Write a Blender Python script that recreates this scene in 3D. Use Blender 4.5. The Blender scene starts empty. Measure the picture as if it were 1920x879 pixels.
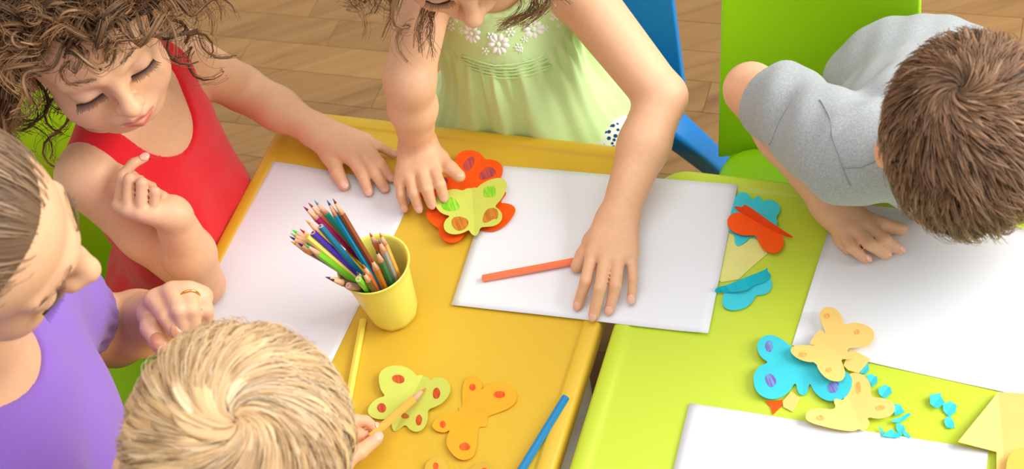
import bpy, bmesh, math, random
import numpy as np
from mathutils import Vector, Matrix
random.seed(7); rng = np.random.default_rng(11)
S = bpy.context.scene
COL = S.collection

# ------------------------------------------------------------------ camera
FPX = 2496.0; PITCH = math.radians(50.65); ROLL = math.radians(-16.86); ZC = 1.7025
X_ = np.array([1., 0, 0]); UP_ = np.array([0, math.sin(PITCH), math.cos(PITCH)]); FW_ = np.array([0, math.cos(PITCH), -math.sin(PITCH)])
CR = math.cos(ROLL) * X_ + math.sin(ROLL) * UP_
CU = -math.sin(ROLL) * X_ + math.cos(ROLL) * UP_
cam_d = bpy.data.cameras.new('camera'); cam = bpy.data.objects.new('camera', cam_d); COL.objects.link(cam)
cam_d.sensor_width = 36; cam_d.lens = FPX / 1920 * 36; cam_d.clip_start = .05; cam_d.clip_end = 60
cam_d.dof.use_dof = True; cam_d.dof.focus_distance = 1.52; cam_d.dof.aperture_fstop = 9.0
m = Matrix.Identity(4)
for i in range(3):
    m[i][0] = CR[i]; m[i][1] = CU[i]; m[i][2] = -FW_[i]
m[2][3] = ZC
cam.matrix_world = m
S.camera = cam

# ------------------------------------------------------------------ light
S.view_settings.view_transform = 'Standard'; S.view_settings.look = 'None'
S.view_settings.gamma = 1; S.view_settings.use_curve_mapping = False
S.view_settings.exposure = 0.08
W = bpy.data.worlds.new('room_light'); S.world = W; W.use_nodes = True
W.node_tree.nodes['Background'].inputs[0].default_value = (1.0, .98, .96, 1)
W.node_tree.nodes['Background'].inputs[1].default_value = .52
def area(name, loc, target, size, energy, color):
    d = bpy.data.lights.new(name, 'AREA'); d.shape = 'RECTANGLE'; d.size, d.size_y = size; d.energy = energy; d.color = color
    o = bpy.data.objects.new(name, d); COL.objects.link(o); o.location = loc
    o.rotation_euler = (Vector(target) - Vector(loc)).to_track_quat('-Z', 'Y').to_euler()
    return o
area('window_daylight', (2.7, .25, 2.2), (0, .95, .5), (2.2, 1.8), 134, (1.0, .98, .95))
area('ceiling_daylight', (0.2, .6, 3.3), (0.1, .95, .5), (2.6, 2.6), 42, (1.0, .98, .96))

# ------------------------------------------------------------------ helpers
TZ = .48
def ray(px, py):
    d = CR * ((px - 960) / FPX) + CU * (-(py - 439.5) / FPX) + FW_
    return d
def at(px, py, z=TZ):
    d = ray(px, py); t = (ZC - z) / (-d[2])
    return d * t + np.array([0, 0, ZC])
def N(v):
    v = np.asarray(v, float); return v / np.linalg.norm(v)
def V(*a): return np.array(a, float)
UA = math.radians(-30.8)
TU = V(math.cos(UA), math.sin(UA), 0)       # along the back edges of the tables
TV = V(math.sin(UA), -math.cos(UA), 0)      # from the back edges towards the photographer

def tag(o, label=None, cat=None, group=None, kind=None):
    if label: o['label'] = label
    if cat: o['category'] = cat
    if group: o['group'] = group
    if kind: o['kind'] = kind
    return o
def empty(name, loc, label=None, cat=None, group=None, kind=None):
    o = bpy.data.objects.new(name, None); COL.objects.link(o); o.location = loc; o.empty_display_size = .02
    return tag(o, label, cat, group, kind)
def link(name, me, mat=None, parent=None):
    o = bpy.data.objects.new(name, me); COL.objects.link(o)
    if mat is not None: me.materials.append(mat)
    if parent is not None:
        o.parent = parent
        loc = Vector((0, 0, 0)); q = parent
        while q is not None: loc += q.location; q = q.parent
        o.location = -loc           # every mesh is written in world coordinates
    return o
def mesh_np(verts, faces, smooth=True):
    """faces: (n,3) or (n,4) integer array"""
    me = bpy.data.meshes.new('m'); verts = np.asarray(verts, np.float32); faces = np.asarray(faces, np.int32)
    n, k = faces.shape
    me.vertices.add(len(verts)); me.vertices.foreach_set('co', verts.ravel())
    me.loops.add(n * k); me.loops.foreach_set('vertex_index', faces.ravel())
    me.polygons.add(n); me.polygons.foreach_set('loop_start', np.arange(0, n * k, k, dtype=np.int32))
    me.update(calc_edges=True)
    me.polygons.foreach_set('use_smooth', np.full(n, smooth)); me.update()
    return me
def mesh_py(verts, faces, smooth=False):
    me = bpy.data.meshes.new('m'); me.from_pydata([tuple(v) for v in verts], [], faces); me.update()
    if smooth: me.polygons.foreach_set('use_smooth', np.full(len(me.polygons), True))
    return me
def set_col(me, cols):
    a = me.color_attributes.new('Col', 'FLOAT_COLOR', 'POINT')
    c = np.ones((len(cols), 4), np.float32); c[:, :3] = cols; a.data.foreach_set('color', c.ravel())
def srgb(r, g, b):
    f = lambda c: (c / 255 / 12.92 if c / 255 <= .04045 else ((c / 255 + .055) / 1.055) ** 2.4)
    return (f(r), f(g), f(b))
_mats = {}
def mat(name, col, rough=.5, spec=.5, noise=0, nscale=30, bump=0, bscale=200, sub=0, attr=False, sheen=0, aniso=None, trans=0, rand=0):
    if name in _mats: return _mats[name]
    M = bpy.data.materials.new(name); M.use_nodes = True; nt = M.node_tree; b = nt.nodes['Principled BSDF']
    b.inputs['Base Color'].default_value = (*col, 1); b.inputs['Roughness'].default_value = rough
    b.inputs['Specular IOR Level'].default_value = spec
    src = None
    if attr:
        a = nt.nodes.new('ShaderNodeAttribute'); a.attribute_name = 'Col'; src = a.outputs['Color']
    if noise:
        tc = nt.nodes.new('ShaderNodeTexCoord'); nz = nt.nodes.new('ShaderNodeTexNoise'); nz.inputs['Scale'].default_value = nscale; nz.inputs['Detail'].default_value = 4
        nt.links.new(tc.outputs['Object'], nz.inputs['Vector'])
        mr = nt.nodes.new('ShaderNodeMapRange'); mr.inputs[1].default_value = .3; mr.inputs[2].default_value = .7; mr.inputs[3].default_value = 1 - noise; mr.inputs[4].default_value = 1 + noise
        nt.links.new(nz.outputs[0], mr.inputs[0])
        mx = nt.nodes.new('ShaderNodeVectorMath'); mx.operation = 'SCALE'
        if src: nt.links.new(src, mx.inputs[0])
        else: mx.inputs[0].default_value = col
        nt.links.new(mr.outputs[0], mx.inputs['Scale']); src = mx.outputs[0]
    if rand:
        oi = nt.nodes.new('ShaderNodeObjectInfo'); mr = nt.nodes.new('ShaderNodeMapRange'); mr.inputs[3].default_value = 1 - rand; mr.inputs[4].default_value = 1 + rand
        nt.links.new(oi.outputs['Random'], mr.inputs[0]); mx = nt.nodes.new('ShaderNodeVectorMath'); mx.operation = 'SCALE'
        if src: nt.links.new(src, mx.inputs[0])
        else: mx.inputs[0].default_value = col
        nt.links.new(mr.outputs[0], mx.inputs['Scale']); src = mx.outputs[0]
    if src: nt.links.new(src, b.inputs['Base Color'])
    if bump:
        tc = nt.nodes.new('ShaderNodeTexCoord'); nz = nt.nodes.new('ShaderNodeTexNoise'); nz.inputs['Scale'].default_value = bscale; nz.inputs['Detail'].default_value = 3
        bp = nt.nodes.new('ShaderNodeBump'); bp.inputs['Strength'].default_value = bump; bp.inputs['Distance'].default_value = .002
        nt.links.new(tc.outputs['Object'], nz.inputs['Vector']); nt.links.new(nz.outputs[0], bp.inputs['Height']); nt.links.new(bp.outputs[0], b.inputs['Normal'])
    if sub:
        b.inputs['Subsurface Weight'].default_value = sub; b.inputs['Subsurface Radius'].default_value = (1, .35, .2); b.inputs['Subsurface Scale'].default_value = .006
    if sheen:
        b.inputs['Sheen Weight'].default_value = sheen; b.inputs['Sheen Roughness'].default_value = .5
    if trans: b.inputs['Transmission Weight'].default_value = trans
    _mats[name] = M
    return M

YEL = mat('yellow_plastic', srgb(222, 183, 52), .38, .45, bump=.05, bscale=400)
LIM = mat('lime_plastic', srgb(198, 219, 58), .38, .45, bump=.05, bscale=400)
GRN = mat('green_plastic', srgb(158, 216, 14), .38, .5, bump=.04, bscale=400)
BLU = mat('blue_plastic', srgb(12, 130, 214), .4, .5, bump=.04, bscale=400)
PAPER = mat('white_paper', srgb(234, 238, 244), .75, .25, bump=.03, bscale=300)
CUPM = mat('cup_plastic', srgb(248, 240, 110), .35, .45)

# ------------------------------------------------------------------ floor: parquet strips
def floor():
    root = empty('floor', (0, 0, 0), kind='structure')
    sub = mesh_py([(-2.5, -.6, -.012), (3, -.6, -.012), (3, 4, -.012), (-2.5, 4, -.012), (-2.5, -.6, -.05), (3, -.6, -.05), (3, 4, -.05), (-2.5, 4, -.05)],
                  [(0, 1, 2, 3), (7, 6, 5, 4), (0, 4, 5, 1), (1, 5, 6, 2), (2, 6, 7, 3), (3, 7, 4, 0)])
    link('subfloor', sub, mat('floor_joint', srgb(138, 98, 60), .7), root)
    M = bpy.data.materials.new('oak_parquet'); M.use_nodes = True; nt = M.node_tree; b = nt.nodes['Principled BSDF']; b.inputs['Roughness'].default_value = .42
    tc = nt.nodes.new('ShaderNodeTexCoord'); oi = nt.nodes.new('ShaderNodeObjectInfo')
    mp = nt.nodes.new('ShaderNodeMapping'); mp.inputs['Rotation'].default_value = (0, 0, -UA); mp.inputs['Scale'].default_value = (2.0, 34, 1)
    ad = nt.nodes.new('ShaderNodeVectorMath'); ad.operation = 'ADD'
    sc = nt.nodes.new('ShaderNodeVectorMath'); sc.operation = 'SCALE'; sc.inputs[0].default_value = (13, 17, 9)
    nt.links.new(oi.outputs['Random'], sc.inputs['Scale']); nt.links.new(tc.outputs['Object'], ad.inputs[0]); nt.links.new(sc.outputs[0], ad.inputs[1])
    nt.links.new(ad.outputs[0], mp.inputs[0])
    nz = nt.nodes.new('ShaderNodeTexNoise'); nz.inputs['Scale'].default_value = 1; nz.inputs['Detail'].default_value = 5; nz.inputs['Distortion'].default_value = .9
    nt.links.new(mp.outputs[0], nz.inputs['Vector'])
    cr = nt.nodes.new('ShaderNodeValToRGB'); e = cr.color_ramp.elements
    e[0].position = .28; e[0].color = (*srgb(138, 100, 56), 1); e[1].position = .74; e[1].color = (*srgb(172, 132, 78), 1)
    k = cr.color_ramp.elements.new(.45); k.color = (*srgb(160, 119, 68), 1)
    nt.links.new(nz.outputs[0], cr.inputs[0])
    mr = nt.nodes.new('ShaderNodeMapRange'); mr.inputs[3].default_value = .72; mr.inputs[4].default_value = .92
    nt.links.new(oi.outputs['Random'], mr.inputs[0])
    mx = nt.nodes.new('ShaderNodeVectorMath'); mx.operation = 'SCALE'; nt.links.new(cr.outputs[0], mx.inputs[0]); nt.links.new(mr.outputs[0], mx.inputs['Scale'])
    nt.links.new(mx.outputs[0], b.inputs['Base Color'])
    # strips of solid oak, 7 cm wide, laid along the tables' back edges
    wdt = .072; rows = []; c0 = at(900, 60, 0)
    r2 = random.Random(3)
    def strip(a0, a1, j):
        g = .0004
        q = []
        for (s, t) in ((a0 + g, j * wdt + g), (a1 - g, j * wdt + g), (a1 - g, (j + 1) * wdt - g), (a0 + g, (j + 1) * wdt - g)):
            q.append(c0[:2] + TU[:2] * s + TV[:2] * t)
        return q
    rest_v, rest_f = [], []
    cnt = 0
    for j in range(-16, 26):
        s = -2.2 + r2.random() * .35
        while s < 2.4:
            L = r2.choice((.26, .34, .42, .5))
            q = strip(s, s + L, j)
            mid = (q[0] + q[2]) / 2
            near = mid[1] > 1.2 and mid[1] < 2.35 and -.75 < mid[0] < 1.15
            vs = [(p[0], p[1], 0) for p in q] + [(p[0], p[1], -.012) for p in q]
            fs = [(3, 2, 1, 0), (0, 1, 5, 4), (1, 2, 6, 5), (2, 3, 7, 6), (3, 0, 4, 7)]
            if near and cnt < 280:
                link('plank', mesh_py(vs, fs), M, root); cnt += 1
            else:
                o = len(rest_v); rest_v += vs; rest_f += [tuple(i + o for i in f) for f in fs]
            s += L
    tag(link('plank_field', mesh_py(rest_v, rest_f), M, root), kind='stuff')
floor()
WALLM = mat('wall_paint', srgb(240, 236, 228), .9, .2)
for nm, x0, x1, y0, y1 in (('wall_back', -2.5, 3, 4.0, 4.1), ('wall_left', -2.6, -2.5, -.6, 4.1)):
    tag(link(nm, mesh_py([(x, y, z) for z in (-.05, 2.6) for x, y in ((x0, y0), (x1, y0), (x1, y1), (x0, y1))], [(3, 2, 1, 0), (4, 5, 6, 7), (0, 1, 5, 4), (1, 2, 6, 5), (2, 3, 7, 6), (3, 0, 4, 7)]), WALLM), kind='structure')

# ------------------------------------------------------------------ generic mesh builders
def ring_rrect(cx, hx, hy, r, n=8):
    pts = []
    for (sx, sy, a0) in ((1, 1, 0), (-1, 1, 90), (-1, -1, 180), (1, -1, 270)):
        for i in range(n + 1):
            a = math.radians(a0 + 90 * i / n)
            pts.append((sx * (hx - r) + r * math.cos(a), sy * (hy - r) + r * math.sin(a)))
    return pts
def loft(rings, cap0=True, cap1=True, closed=True):
    n = len(rings[0]); vs = [p for r in rings for p in r]; fs = []
    for i in range(len(rings) - 1):
        for j in range(n if closed else n - 1):
            a = i * n + j; b = i * n + (j + 1) % n
            fs.append((a, b, b + n, a + n))
    if cap0: fs.append(tuple(range(n - 1, -1, -1)))
    if cap1: fs.append(tuple((len(rings) - 1) * n + j for j in range(n)))
    return vs, fs
def frame_pts(o, ax, ay, pts, z): return [tuple(o + ax * p[0] + ay * p[1] + V(0, 0, z)) for p in pts]
def tube(pts, rad, n=10, cap=True):
    pts = [np.asarray(p, float) for p in pts]; rings = []
    rad = rad if hasattr(rad, '__len__') else [rad] * len(pts)
    t = N(pts[1] - pts[0]); a = N(np.cross(t, V(.3, .5, .81))); 
    for i, p in enumerate(pts):
        t = N(pts[min(i + 1, len(pts) - 1)] - pts[max(i - 1, 0)])
        a = N(a - t * (a @ t)); b = np.cross(t, a)
        rings.append([tuple(p + rad[i] * (a * math.cos(2 * math.pi * j / n) + b * math.sin(2 * math.pi * j / n))) for j in range(n)])
    return loft(rings, cap, cap)

# ------------------------------------------------------------------ tables
def table(name, corner, wu, wv, M, label):
    """corner: back corner at the table's small-u end"""
    root = empty(name, (corner[0], corner[1], 0), label, 'table')
    c = corner + TU * wu / 2 + TV * wv / 2; c = V(c[0], c[1], 0)
    prof = [(.012, -.034), (.002, -.030), (0, -.024), (0, -.006), (.0015, -.002), (.005, 0), (.016, .0), (.0185, -.0008), (.020, -.0024), (.0225, -.0030)]
    rings = [frame_pts(c, TU, -TV, ring_rrect(0, wu / 2 - i, wv / 2 - i, max(.035 - i, .006)), TZ + z + .0030) for i, z in prof]
    vs, fs = loft(rings); link('tabletop', mesh_py(vs, fs, True), M, root)
    for su in (-1, 1):
        for sv in (-1, 1):
            lc = c + TU * su * (wu / 2 - .05) + TV * sv * (wv / 2 - .05); R = []
            for z, w in ((TZ - .029, .040), (.30, .036), (.02, .029), (0, .026)):
                q = lc + (TU * su + TV * sv) * (.012 * (1 - z / TZ))
                R.append(frame_pts(V(q[0], q[1], 0), TU, -TV, ring_rrect(0, w, w, .014, 4), z))
            R = [r for r in R]; vs, fs = loft(R[::-1]); link('leg', mesh_py(vs, fs, True), M, root)
    return root
ycorner = at(534, 197); ycorner[2] = 0
gcorner = at(1213, 306); gcorner[2] = 0
def lineint(p, d, q, e):
    A = np.array([[d[0], -e[0]], [d[1], -e[1]]]); s = np.linalg.solve(A, (q - p)[:2]); return p + d * s[0]
ycorner = lineint(at(880, 243), TU, at(460, 355), TV); ycorner[2] = 0
gcorner = lineint(at(1385, 331), TU, at(1107, 748), TV); gcorner[2] = 0
yw = (at(1112, 630) - ycorner) @ TU + .004
table('yellow_table', ycorner, yw, .56, YEL, 'yellow plastic children\'s table with raised rim, under the pencil cup')
table('lime_table', gcorner, .78, .56, LIM, 'lime green plastic children\'s table with raised rim, beside the yellow one')

# ------------------------------------------------------------------ chairs
def chair(name, o, f, M, label, cat='chair', w=.29, hole=True, sh=.285, bh=.335, flare=.045):
    """o: seat centre on floor, f: direction the sitter faces"""
    f = N(f); s = V(f[1], -f[0], 0); o = V(o[0], o[1], 0)
    root = empty(name, o, label, cat)
    d = .27
    # seat with rolled front and dished centre
    rings = []
    for i, (inset, z) in enumerate(((.012, -.024), (.0, -.014), (.0, -.003), (.006, .003), (.02, .004), (.06, -.002), (.10, -.006))):
        rings.append([tuple(o + s * p[0] + f * p[1] + V(0, 0, sh + z)) for p in ring_rrect(0, w / 2 - inset, d / 2 - inset, max(.05 - inset, .008), 6)])
    vs, fs = loft(rings); link('seat', mesh_py(vs, fs, True), M, root)
    # backrest: a slab reclined a little, curved, with a grip opening near the top
    nx, nz = 24, 24; vs = []; fs = []; t = .016
    def P(u, v, side):
        hw = (w / 2 + .012) * (1 - .13 * v); z = sh - .02 + bh * v
        cor = max(0, v - .86) / .14; hw2 = hw - .05 * (1 - math.sqrt(max(0, 1 - cor * cor)))
        x = u * hw2; bow = .022 * (1 - (u * u)); rec = .055 * v
        q = o + s * x - f * (d / 2 - .012 + rec + bow) + V(0, 0, z)
        return q - f * t * side
    keep = lambda u, v: not (hole and abs(u) < .36 and .80 < v < .91)
    idx = {}
    for side in (0, 1):
        for i in range(nx + 1):
            for j in range(nz + 1):
                idx[(side, i, j)] = len(vs); vs.append(tuple(P(-1 + 2 * i / nx, j / nz, side)))
    K = lambda i, j: 0 <= i < nx and 0 <= j < nz and keep(-1 + 2 * (i + .5) / nx, (j + .5) / nz)
    for i in range(nx):
        for j in range(nz):
            if not K(i, j): continue
            a = [(i, j), (i + 1, j), (i + 1, j + 1), (i, j + 1)]
            fs.append(tuple(idx[(0, *q)] for q in a)); fs.append(tuple(idx[(1, *q)] for q in a[::-1]))
            for (di, dj, e0, e1) in ((0, -1, 0, 1), (1, 0, 1, 2), (0, 1, 2, 3), (-1, 0, 3, 0)):
                if not K(i + di, j + dj): fs.append((idx[(0, *a[e1])], idx[(0, *a[e0])], idx[(1, *a[e0])], idx[(1, *a[e1])]))
    me = mesh_py(vs, fs, True); ob = link('backrest', me, M, root)
    bv = ob.modifiers.new('b', 'BEVEL'); bv.width = .005; bv.segments = 3; bv.limit_method = 'ANGLE'; bv.angle_limit = math.radians(50)
    for (a, b) in ((-1, -1), (1, -1), (-1, 1), (1, 1)):
        R = []
        for z, ww, out in ((sh - .015, .026, 0), (.16, .023, flare * .45), (.02, .019, flare), (0, .017, flare)):
            q = o + s * a * (w / 2 - .03 + out) + f * b * (d / 2 - .03 + out * (1.0 if b < 0 else .6)); R.append([tuple(q + s * p[0] + f * p[1] + V(0, 0, z)) for p in ring_rrect(0, ww, ww, .009, 3)])
        vs, fs = loft(R[::-1]); link('leg', mesh_py(vs, fs, True), M, root)
    return root
# ------------------------------------------------------------------ sheets of paper
def slab(name, pts, th, M, parent=None, lift=None):
    """flat sheet from 3-D corner points (already at their height), th thick"""
    n = len(pts); b = [tuple(p) for p in pts]; t = [(p[0], p[1], p[2] + th) for p in pts]
    fs = [tuple(range(n))[::-1], tuple(range(n, 2 * n))] + [(i, (i + 1) % n, n + (i + 1) % n, n + i) for i in range(n)]
    me = mesh_py(b + t, fs); bm = bmesh.new(); bm.from_mesh(me); bmesh.ops.recalc_face_normals(bm, faces=bm.faces)
    bmesh.ops.triangulate(bm, faces=[f for f in bm.faces if len(f.verts) > 4]); bm.to_mesh(me); bm.free()
    return link(name, me, M, parent)
def sheet(corner, du, dv, wu, wv, z, label, curl=None, M=None):
    """rectangular sheet as a fine grid with a slight warp; corner + du*wu + dv*wv"""
    du, dv = N(du), N(dv); nu, nv = 28, 20; top = []; 
    for j in range(nv + 1):
        for i in range(nu + 1):
            p = corner + du * wu * i / nu + dv * wv * j / nv
            h = .0004 * (math.sin(i * .33 + j * .2) + 1) + (curl(i / nu, j / nv) if curl else 0)
            top.append((p[0], p[1], z + h + .0003))
    n1 = len(top); vs = top + [(x, y, zz - .0003) for x, y, zz in top]; fs = []
    id_ = lambda i, j: j * (nu + 1) + i
    for j in range(nv):
        for i in range(nu):
            q = (id_(i, j), id_(i, j + 1), id_(i + 1, j + 1), id_(i + 1, j)); fs.append(q[::-1] if np.cross(du, dv)[2] > 0 else q); fs.append(tuple(k + n1 for k in (q if np.cross(du, dv)[2] > 0 else q[::-1])))
    bd = [id_(i, 0) for i in range(nu + 1)] + [id_(nu, j) for j in range(1, nv + 1)] + [id_(i, nv) for i in range(nu - 1, -1, -1)] + [id_(0, j) for j in range(nv - 1, 0, -1)]
    for a, b in zip(bd, bd[1:] + bd[:1]): fs.append((a, b, b + n1, a + n1))
    me = mesh_py(vs, fs, True); o = link('drawing_paper', me, M or PAPER)
    return tag(o, label, 'paper', 'blank sheets of drawing paper')
mTL, mTR, mBL, mBR = at(934, 314), at(1381, 350), at(840, 598), at(1317, 651)
SZ = TZ + .0034      # on the tabletops' rims
sheet(mTL, mTR - mTL, mBL - mTL, .297, .21, SZ, 'blank white sheet across both tables, under the green-dress girl\'s hand', curl=lambda u, v: .0015 * max(0, u - .9) * 10 * v)
lTL, lTR, lL = at(512, 303), at(796, 350), at(403, 570)
sheet(lTL, lTR - lTL, np.cross(V(0, 0, 1), N(lTL - lTR)), .21, .297, SZ - .0030, 'blank white sheet on the yellow table behind the pencil cup')
rBL = at(1485, 648); rdu = at(1870, 733) - rBL
sheet(rBL, rdu, np.cross(V(0, 0, 1), N(rdu)), .297, .21, TZ + .0004, 'blank white sheet under the grey-shirt boy\'s hand')
bTL = at(1293, 757); bdu = at(1868, 848) - bTL
sheet(bTL, bdu, -np.cross(V(0, 0, 1), N(bdu)), .297, .21, TZ + .0012, 'blank white sheet at the front edge of the lime table')

# ------------------------------------------------------------------ paper cut-outs
def zoompts(pts, ox, oy, sc): return [(ox + x / sc, oy + y / sc) for x, y in pts]
def smooth_poly(p, it=1):
    p = np.array(p, float)
    for _ in range(it):
        a = .75 * p + .25 * np.roll(p, -1, 0); b = .25 * p + .75 * np.roll(p, -1, 0)
        p = np.stack([a, b], 1).reshape(-1, 2)
    return p
def pmat(name, r, g, b): return mat('paper_' + name, srgb(r, g, b), .7, .25, noise=.03, nscale=60)
def pip(x, y, poly):
    c = False; n = len(poly)
    for i in range(n):
        x0, y0 = poly[i]; x1, y1 = poly[i - 1]
        if (y0 > y) != (y1 > y) and x < (x1 - x0) * (y - y0) / (y1 - y0) + x0: c = not c
    return c
def cutout(name, poly, z, M, label=None, cat=None, group=None, fold=None, amp=.004, th=.0005, marks=(), hfun=None, parent=None, smooth=1):
    """A piece cut from card: outline on the table (pixels of the photo -> table plane), lifted by a fold line, so wings rise a little."""
    pp = smooth_poly(poly, smooth); base = np.array([at(x, y, z) for x, y in pp])
    if fold is not None: A, B = at(*fold[0], z)[:2], at(*fold[1], z)[:2]
    def H(p):
        if hfun is not None: return hfun(p)
        if fold is None: return 0.
        d = N(B - A); q = p[:2] - A; dist = abs(d[0] * q[1] - d[1] * q[0])
        return min(dist * amp / .03, amp * 1.6)
    bm = bmesh.new(); vs = [bm.verts.new(Vector(p)) for p in base]
    bm.faces.new(vs)
    if fold is not None:
        # cut along the fold so it is a real crease
        d3 = Vector((*(B - A), 0)).normalized(); nrm = d3.cross(Vector((0, 0, 1)))
        bmesh.ops.bisect_plane(bm, geom=bm.verts[:] + bm.edges[:] + bm.faces[:], plane_co=Vector((*A, z)), plane_no=nrm)
        for off in (.012, -.012, .024, -.024):
            bmesh.ops.bisect_plane(bm, geom=bm.verts[:] + bm.edges[:] + bm.faces[:], plane_co=Vector((*A, z)) + nrm * off, plane_no=nrm)
    bmesh.ops.triangulate(bm, faces=bm.faces[:])
    for v in bm.verts: v.co.z = z + H(np.array(v.co))
    bmesh.ops.recalc_face_normals(bm, faces=bm.faces[:])
    if sum(f.normal.z for f in bm.faces) < 0: bmesh.ops.reverse_faces(bm, faces=bm.faces[:])
    me = bpy.data.meshes.new('m'); bm.to_mesh(me); bm.free()
    o = link(name, me, M, parent); sm = o.modifiers.new('t', 'SOLIDIFY'); sm.thickness = th; sm.offset = 1
    if label: tag(o, label, cat or 'paper', group)
    for (mp, mm) in marks:
        q = smooth_poly(mp, 1); pts = []
        c = q.mean(0); bmv, bmf = [], []
        rings = [q * (1 - t) + c * t for t in (0, .35, .7)]
        for r in rings:
            for x, y in r:
                p = at(x, y, z); bmv.append((p[0], p[1], z + H(p) + th + .00025))
        p = at(*c, z); bmv.append((p[0], p[1], z + H(p) + th + .00025)); n = len(q)
        for k in range(2):
            for i in range(n): bmf.append((k * n + i, k * n + (i + 1) % n, (k + 1) * n + (i + 1) % n, (k + 1) * n + i))
        for i in range(n): bmf.append((2 * n + i, 2 * n + (i + 1) % n, 3 * n))
        mo = link('crayon_mark', mesh_py(bmv, bmf), mm, o)
        s2 = mo.modifiers.new('t', 'SOLIDIFY'); s2.thickness = .0002; s2.offset = 0
    return o
def crayon(name, c1, c2, sc=420, rot=.6):
    """wax crayon scribble: two tones in hatch streaks"""
    M = bpy.data.materials.new('crayon_' + name); M.use_nodes = True; nt = M.node_tree; b = nt.nodes['Principled BSDF']; b.inputs['Roughness'].default_value = .6
    tc = nt.nodes.new('ShaderNodeTexCoord'); mp = nt.nodes.new('ShaderNodeMapping'); mp.inputs['Rotation'].default_value = (0, 0, rot); mp.inputs['Scale'].default_value = (1, .12, 1)
    nz = nt.nodes.new('ShaderNodeTexNoise'); nz.inputs['Scale'].default_value = sc; nz.inputs['Detail'].default_value = 3
    cr = nt.nodes.new('ShaderNodeValToRGB'); cr.color_ramp.elements[0].position = .42; cr.color_ramp.elements[1].position = .6
    cr.color_ramp.elements[0].color = (*srgb(*c1), 1); cr.color_ramp.elements[1].color = (*srgb(*c2), 1)
    nt.links.new(tc.outputs['Object'], mp.inputs[0]); nt.links.new(mp.outputs[0], nz.inputs['Vector']); nt.links.new(nz.outputs[0], cr.inputs[0]); nt.links.new(cr.outputs[0], b.inputs['Base Color'])
    return M
C_RED = crayon('red', (186, 60, 14), (214, 92, 22)); C_REDO = crayon('orange_red', (226, 70, 10), (238, 104, 24))
C_PUR = crayon('purple', (128, 92, 190), (104, 160, 214)); C_MAU = crayon('mauve', (160, 66, 84), (206, 80, 60))
C_LG = crayon('green', (112, 206, 20), (176, 222, 64)); C_BRN = crayon('brown', (188, 106, 22), (206, 134, 40), rot=1.2)
C_ORG = crayon('pale_orange', (236, 168, 76), (244, 190, 100))
def ell(cx, cy, rx, ry, n=9, rot=0):
    r = random.Random(int(cx * 7 + cy)); return [(cx + rx * math.cos(2 * math.pi * i / n + rot) * (.9 + .2 * r.random()), cy + ry * math.sin(2 * math.pi * i / n + rot) * (.9 + .2 * r.random())) for i in range(n)]
P_OR = pmat('orange', 250, 92, 12); P_LIME = pmat('lime', 206, 216, 96); P_ORY = pmat('amber', 252, 172, 40); P_CY = pmat('cyan', 66, 208, 226); P_PALE = pmat('pale_orange', 250, 210, 122); P_PY = pmat('pale_yellow', 232, 230, 140); P_OCH = pmat('ochre', 214, 176, 62); P_RO = pmat('red_orange', 236, 84, 24); P_CY_SHADE = pmat('teal', 22, 180, 200)  # teal: cyan paper with the raised wing's shade put into its colour
Z6 = lambda p: zoompts(p, 780, 270, 4.395)
Z2 = lambda p: zoompts(p, 640, 620, 3.394)
Z3 = lambda p: zoompts(p, 1320, 340, 3.379)
Z4 = lambda p: zoompts(p, 1380, 560, 2.756)
G1 = 'paper butterflies cut out by the children'
z0 = TZ + .0006
cutout('paper_butterfly', Z6([(150, 520), (100, 550), (90, 600), (110, 650), (150, 690), (195, 715), (195, 760), (220, 800), (280, 828), (340, 820), (390, 780), (440, 700), (525, 715), (600, 730), (670, 725), (760, 680), (832, 575), (815, 530), (750, 505), (690, 500), (765, 415), (700, 400), (500, 450), (300, 480)]),
       SZ + .0012, P_OR, 'orange paper butterfly mostly hidden beneath the lime one', 'paper butterfly', G1, fold=Z6([(480, 430), (475, 760)]), amp=.003, smooth=2)
cutout('paper_butterfly', Z6([(567, 130), (620, 130), (680, 155), (715, 190), (722, 240), (705, 300), (640, 360), (560, 400), (480, 420), (400, 450), (300, 470), (200, 480), (170, 450), (120, 465), (40, 460), (0, 430), (-20, 400), (20, 360), (90, 310), (130, 285), (200, 280), (270, 285), (340, 250), (325, 180), (325, 150), (350, 100), (390, 70), (450, 60), (510, 70), (550, 100)]),
       SZ + .0050, P_OR, 'orange paper butterfly with mauve spots under the girl\'s thumb', 'paper butterfly', G1, fold=Z6([(567, 130), (330, 380)]), amp=.003, smooth=2,
       marks=[(Z6([(400, 160), (470, 100), (488, 140), (470, 190), (425, 238), (388, 200)]), C_MAU), (Z6([(520, 260), (560, 210), (620, 190), (680, 255), (620, 290), (535, 310)]), C_MAU), (Z6([(110, 340), (150, 320), (165, 370), (150, 388), (120, 370)]), C_MAU), (Z6([(232, 285), (272, 300), (258, 345), (238, 335)]), C_MAU)])
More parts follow.
